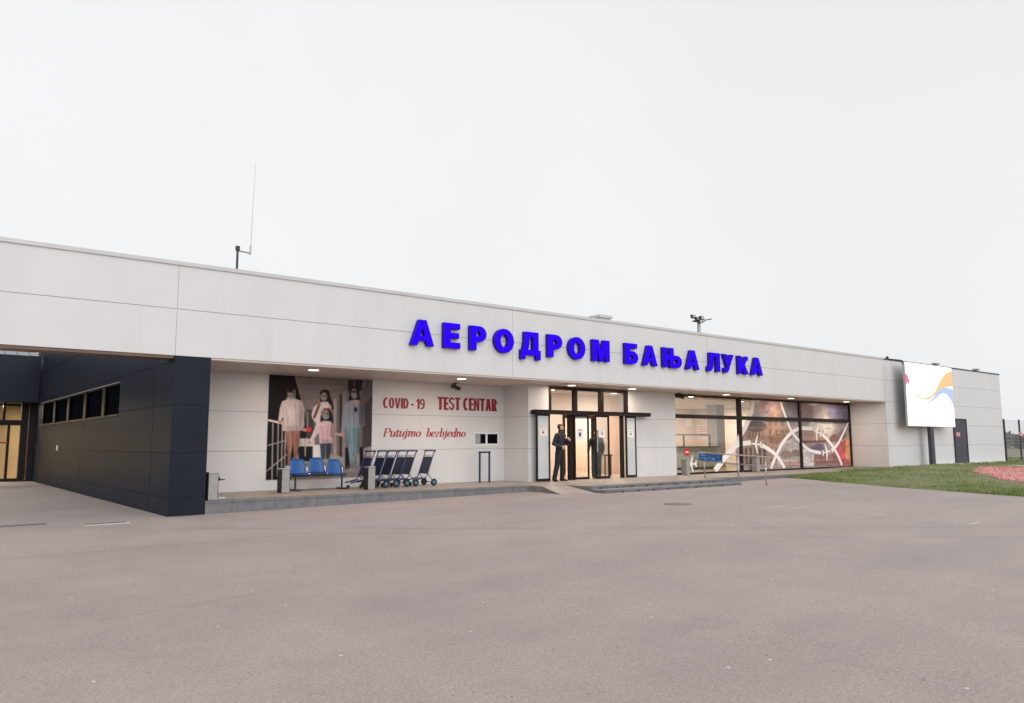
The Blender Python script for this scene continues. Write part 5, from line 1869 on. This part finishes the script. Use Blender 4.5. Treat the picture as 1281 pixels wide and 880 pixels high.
# ------------------------------------------------------------------ covers and grates in the asphalt
def grate(name, x0, x1, y0, y1, lab, cat, white=False):
    z = gh((x0 + x1) / 2)
    t = thing(name, lab, cat, ((x0 + x1) / 2, (y0 + y1) / 2, z))
    mb = MB(); mb.box(x0, x1, y0, y1, z - 0.02, z + 0.006, "iron"); mb.build("frame", t)
    mb = MB()
    nb = max(4, int((x1 - x0) / 0.06))
    for i in range(nb):
        xx = x0 + 0.03 + (x1 - x0 - 0.06) * i / (nb - 1)
        mb.box(xx - 0.01, xx + 0.01, y0 + 0.02, y1 - 0.02, z + 0.0065, z + 0.014, "dark_metal")
    mb.build("bars", t)
    if white:
        mb = MB(); mb.box(x0 - 0.04, x1 + 0.03, y0 - 0.09, y0 - 0.003, z - 0.02, z + 0.010, "kerb_white"); mb.build("edge_strip", t)
grate("drain_grate", 3.02, 3.72, -0.78, -0.58, "drain grate with a white front edge close to the dark wing corner", "drain", True)
grate("drain_grate", 1.55, 2.45, -0.12, 0.10, "plain dark drain grate left of the white-edged one", "drain")
MC = thing("manhole_cover", "round dark manhole cover in the asphalt before the steps", "manhole cover", (14.3, -5.75, gh(14.3)))
MB().lathe([(0.33, -0.02), (0.33, 0.004)], (14.3, -5.75, gh(14.3)), (0, 0, 1), "iron", 32).build("rim", MC)
MB().lathe([(0.29, 0.0045), (0.29, 0.008)], (14.3, -5.75, gh(14.3)), (0, 0, 1), "iron", 32).build("lid", MC)


# ------------------------------------------------------------------ people
def loft(mb, rings, mat="skin", n=16):
    """rings: (centre, rx, ry, axis_x, axis_y)"""
    vs, fs = [], []
    for (c, rx, ry, ax, ay) in rings:
        for j in range(n):
            a = 2 * math.pi * j / n
            vs.append(Vector(c) + Vector(ax) * rx * math.cos(a) + Vector(ay) * ry * math.sin(a))
    for i in range(len(rings) - 1):
        for j in range(n):
            fs.append((i * n + j, i * n + (j + 1) % n, (i + 1) * n + (j + 1) % n, (i + 1) * n + j))
    fs.append(tuple(range(n - 1, -1, -1))); fs.append(tuple((len(rings) - 1) * n + j for j in range(n)))
    mb.add(vs, fs, mat)


def limb(mb, pts, rs, n=14):
    P = [Vector(p) for p in pts]
    Q, RR = [], []
    for i in range(len(P) - 1):
        for k_ in range(6):
            t = k_ / 6
            Q.append(P[i].lerp(P[i + 1], t)); RR.append(rs[i] + (rs[i + 1] - rs[i]) * t)
    Q.append(P[-1]); RR.append(rs[-1])
    for i, q in enumerate(Q):
        pass
    mb.tube(Q, RR, "skin", n)
    for p, r in zip(P, rs):               # rounded joints
        ball(mb, p, (r, r, r))


def ball(mb, c, r, n=12):
    c = Vector(c)
    rings = []
    for i in range(1, n):
        a = math.pi * i / n
        rings.append((c + Vector((0, 0, -r[2] * math.cos(a))), r[0] * math.sin(a), r[1] * math.sin(a), (1, 0, 0), (0, 1, 0)))
    loft(mb, rings, "skin", 14)


def person(loc, yaw, H, head_yaw, arms, legs, mats, label, hair_back=True, extras=None, female=False):
    """mats: jacket, trousers, shoes, hair, shirt(None or name). Local frame: faces -Y, +X is the figure's left."""
    s = H / 1.78
    mb = MB()
    X, Y = (1, 0, 0), (0, 1, 0)
    sw = 0.92 if female else 1.0
    tor = [(0.82, .13, .105), (0.90, .172, .125), (0.97, .178, .128), (1.06, .176, .128), (1.16, .180, .130), (1.28, .198 * sw, .142), (1.38, .202 * sw, .136), (1.44, .180 * sw, .115), (1.485, .115, .090), (1.52, .066, .070), (1.58, .058, .062)]
    loft(mb, [((0, 0.008 if z < 1.4 else 0.0, z), rx, ry, X, Y) for z, rx, ry in tor], n=24)
    for sd in (1, -1):
        ball(mb, (sd * 0.175 * sw, 0, 1.425), (0.070, 0.075, 0.065))
    segs = [((0, 0, 0.92), (0, 0, 1.46), 0.17, "jacket")]
    # legs
    for (hip, knee, ank, toe) in legs:
        limb(mb, [hip, knee, ank], [0.108, 0.084, 0.072])
        segs.append((hip, knee, 0.09, "trousers")); segs.append((knee, ank, 0.065, "trousers"))
        d = (Vector(toe) - Vector(ank)); d.z = 0; d = d.normalized() if d.length > 0 else Vector((0, -1, 0))
        sd = Vector((d.y, -d.x, 0))
        c = Vector((ank[0], ank[1], 0))
        fr = [(-0.075, .028, .034, .040), (-0.05, .040, .045, .050), (0.02, .042, .050, .055), (0.09, .046, .036, .038), (0.15, .042, .028, .030), (0.19, .026, .018, .020)]
        loft(mb, [(c + d * a + Vector((0, 0, zc)), rx, rz, sd, (0, 0, 1)) for a, rx, rz, zc in fr])
        segs.append((tuple(c + d * -0.05 + Vector((0, 0, .03))), tuple(c + d * 0.17 + Vector((0, 0, .03))), 0.045, "shoes"))
    # arms and hands
    for (sh, el, wr, hd, pn, curl) in arms:
        limb(mb, [sh, el, wr], [0.070, 0.060, 0.042])
        segs.append((sh, el, 0.055, "jacket")); segs.append((el, tuple(Vector(el).lerp(Vector(wr), 0.92)), 0.042, "jacket"))
        w = Vector(wr); hd = Vector(hd).normalized(); pn = Vector(pn); pn = (pn - hd * pn.dot(hd)).normalized(); sd = hd.cross(pn)
        loft(mb, [(w + hd * a, rx, ry, sd, pn) for a, rx, ry in ((-0.01, .026, .020), (0.03, .036, .017), (0.07, .042, .016), (0.095, .040, .013))])
        for k_, (off, L_f) in enumerate(((-0.031, .062), (-0.010, .074), (0.011, .070), (0.031, .054))):
            b = w + hd * 0.088 + sd * off
            d1 = (hd * math.cos(curl * 0.5) + pn * math.sin(curl * 0.5)); d2 = hd * math.cos(curl * 1.2) + pn * math.sin(curl * 1.2); d3 = hd * math.cos(curl * 1.8) + pn * math.sin(curl * 1.8)
            p1 = b + d1 * L_f * 0.45; p2 = p1 + d2 * L_f * 0.32; p3 = p2 + d3 * L_f * 0.25
            mb.tube([b - hd * 0.02, b, p1, p2, p3], [.0095, .0095, .009, .0085, .007], "skin", 8)
        b = w + hd * 0.03 - sd * 0.030
        mb.tube([b, b - sd * 0.025 + hd * 0.030 + pn * 0.012, b - sd * 0.024 + hd * 0.062 + pn * 0.025], [.013, .011, .008], "skin", 8)
        segs.append((tuple(w + hd * 0.02), tuple(w + hd * 0.17), 0.03, "skin"))
    # head, turned about the neck
    hy = Matrix.Rotation(head_yaw, 3, 'Z')
    hx_, hy_ = hy @ Vector(X), hy @ Vector(Y)
    def hp(x, y, z):
        return hy @ Vector((x, y, 0)) + Vector((0, -0.005, z))
    hr = [(1.545, -.045, .030, .030), (1.560, -.040, .050, .055), (1.585, -.022, .062, .078), (1.62, -.008, .069, .090), (1.66, .0, .073, .096), (1.70, .004, .075, .098), (1.735, .008, .070, .090), (1.762, .010, .052, .068), (1.777, .010, .025, .034)]
    loft(mb, [(hp(0, oy, z), rx, ry, hx_, hy_) for z, oy, rx, ry in hr], n=20)
    mb.tube([hp(0, -.092, 1.672), hp(0, -.112, 1.640), hp(0, -.085, 1.628)], [.009, .014, .010], "skin", 8)
    for sd in (1, -1):
        ball(mb, hp(sd * .075, .012, 1.655), (.013, .020, .030))
    segs.append(((0, 0, 1.50), (0, 0, 1.55), 0.06, "skin")); segs.append((tuple(hp(0, 0, 1.60)), tuple(hp(0, 0, 1.72)), 0.085, "head"))
    # union into one skin
    tmp_o = mb.build("person_raw")
    rm = tmp_o.modifiers.new("u", 'REMESH'); rm.mode = 'VOXEL'; rm.voxel_size = 0.0085
    sm = tmp_o.modifiers.new("s", 'SMOOTH'); sm.factor = 0.5; sm.iterations = 3
    dg = bpy.context.evaluated_depsgraph_get()
    me = bpy.data.meshes.new_from_object(tmp_o.evaluated_get(dg))
    bpy.data.objects.remove(tmp_o)
    nv = len(me.polygons)
    cen = np.empty(nv * 3); me.polygons.foreach_get("center", cen); cen = cen.reshape(-1, 3)
    best = np.full(nv, 1e9); lab = np.zeros(nv, int)
    for i, (a, b, r, nm) in enumerate(segs):
        a = np.array(a, float); b = np.array(b, float); d = b - a
        t = np.clip(((cen - a) @ d) / (d @ d), 0, 1)
        dist = np.linalg.norm(cen - a - t[:, None] * d, axis=1) - r
        u = dist < best
        best[u] = dist[u]; lab[u] = i
    me.materials.clear()
    slots = ["jacket", "trousers", "shoes", "skin", "hair", "shirt"]
    for nm in slots:
        me.materials.append(MATS[mats.get(nm, "skin")])
    idx = np.zeros(nv, np.int32)
    inv = np.array(hy.inverted())
    loc_h = (cen - np.array([0, -0.005, 0])) @ inv.T
    for i, (a, b, r, nm) in enumerate(segs):
        sel = lab == i
        if nm == "head":
            hair = (cen[:, 2] > 1.715) | ((loc_h[:, 1] > 0.015) & (cen[:, 2] > 1.60))
            idx[sel] = np.where(hair[sel], 4, 3)
        elif nm == "jacket":
            low = cen[:, 2] < 0.97
            fr_ = (np.abs(cen[:, 0]) < 0.045) & (cen[:, 1] < -0.05) & ("shirt" in mats)
            v = np.where(low, 1, 0); v = np.where(fr_ & ~low, 5, v)
            if i == 0:
                idx[sel] = v[sel]
            else:
                idx[sel] = 0
        else:
            idx[sel] = slots.index(nm)
    me.polygons.foreach_set("material_index", idx)
    me.polygons.foreach_set("use_smooth", [True] * nv)
    root = bpy.data.objects.new("person", me)
    col.objects.link(root)
    tag(root, label, "person")
    root.location = loc
    root.rotation_euler = (0, 0, yaw)
    root.scale = (s, s, s)
    if extras:
        for nm, mbx in extras(hp, hx_, hy_):
            me2 = bpy.data.meshes.new(nm)
            me2.from_pydata(mbx.v, [], mbx.f)
            for q in mbx.mats:
                me2.materials.append(MATS[q])
            me2.polygons.foreach_set("material_index", mbx.m)
            me2.polygons.foreach_set("use_smooth", [True] * len(me2.polygons))
            o2 = bpy.data.objects.new(nm, me2); col.objects.link(o2)
            o2.parent = root
    return root


def guard_extras(hp, ax, ay):
    m = MB(); loft(m, [((0, 0.008, z), .186, .138, (1, 0, 0), (0, 1, 0)) for z in (1.055, 1.090)], "belt_white", 28)
    yield "belt", m
    m = MB()
    loft(m, [(hp(0, -.012, z), rx, ry, ax, ay) for z, rx, ry in ((1.485, .100, .095), (1.520, .080, .082), (1.550, .070, .080), (1.568, .064, .078))], "mask_dark", 20)
    yield "face_mask", m
    m = MB(); m.tube([(0.10, -0.135, 1.33), (0.15, -0.13, 1.33)], 0.028, "belt_white", 8)
    yield "badge", m


person((16.99, 1.22, 0.004), math.radians(14), 1.85, math.radians(46),
       arms=[((0.19, 0.0, 1.42), (0.27, -0.08, 1.15), (0.12, -0.26, 1.27), (-0.75, -0.35, 0.35), (-0.3, 0.9, 0), 0.7),
             ((-0.19, 0.0, 1.42), (-0.32, 0.04, 1.16), (-0.16, -0.16, 1.04), (0.8, -0.25, -0.15), (0.2, 0.9, 0), 0.7)],
       legs=[((0.09, 0.01, 0.90), (0.10, -0.01, 0.48), (0.115, 0.03, 0.085), (0.16, -0.20, 0)), ((-0.09, 0.01, 0.90), (-0.15, 0.03, 0.48), (-0.22, 0.09, 0.085), (-0.30, -0.12, 0))],
       mats=dict(jacket="uniform_navy", trousers="uniform_trouser", shoes="shoe_black", hair="hair_brown", skin="skin"),
       label="person in dark navy uniform and mask standing in the open sliding doorway", extras=guard_extras)
person((19.16, 1.74, 0.006), math.radians(-38), 1.68, math.radians(8),
       arms=[((0.185, 0.0, 1.42), (0.25, 0.03, 1.14), (0.21, -0.06, 0.90), (0.0, -0.15, -1), (-1, 0.1, 0), 0.45),
             ((-0.185, 0.0, 1.42), (-0.28, 0.01, 1.16), (-0.33, -0.16, 0.96), (-0.2, -0.6, -0.8), (1, -0.2, 0), 0.6)],
       legs=[((0.085, 0.01, 0.90), (0.09, -0.01, 0.48), (0.09, 0.03, 0.085), (0.10, -0.2, 0)), ((-0.085, 0.01, 0.90), (-0.10, -0.03, 0.48), (-0.11, 0.03, 0.085), (-0.14, -0.2, 0))],
       mats=dict(jacket="jacket_grey", trousers="jeans", shoes="shoe_black", hair="hair_brown", skin="skin", shirt="shirt_white"),
       label="person in dark jacket, white shirt and jeans standing behind the glass door leaf", female=True)
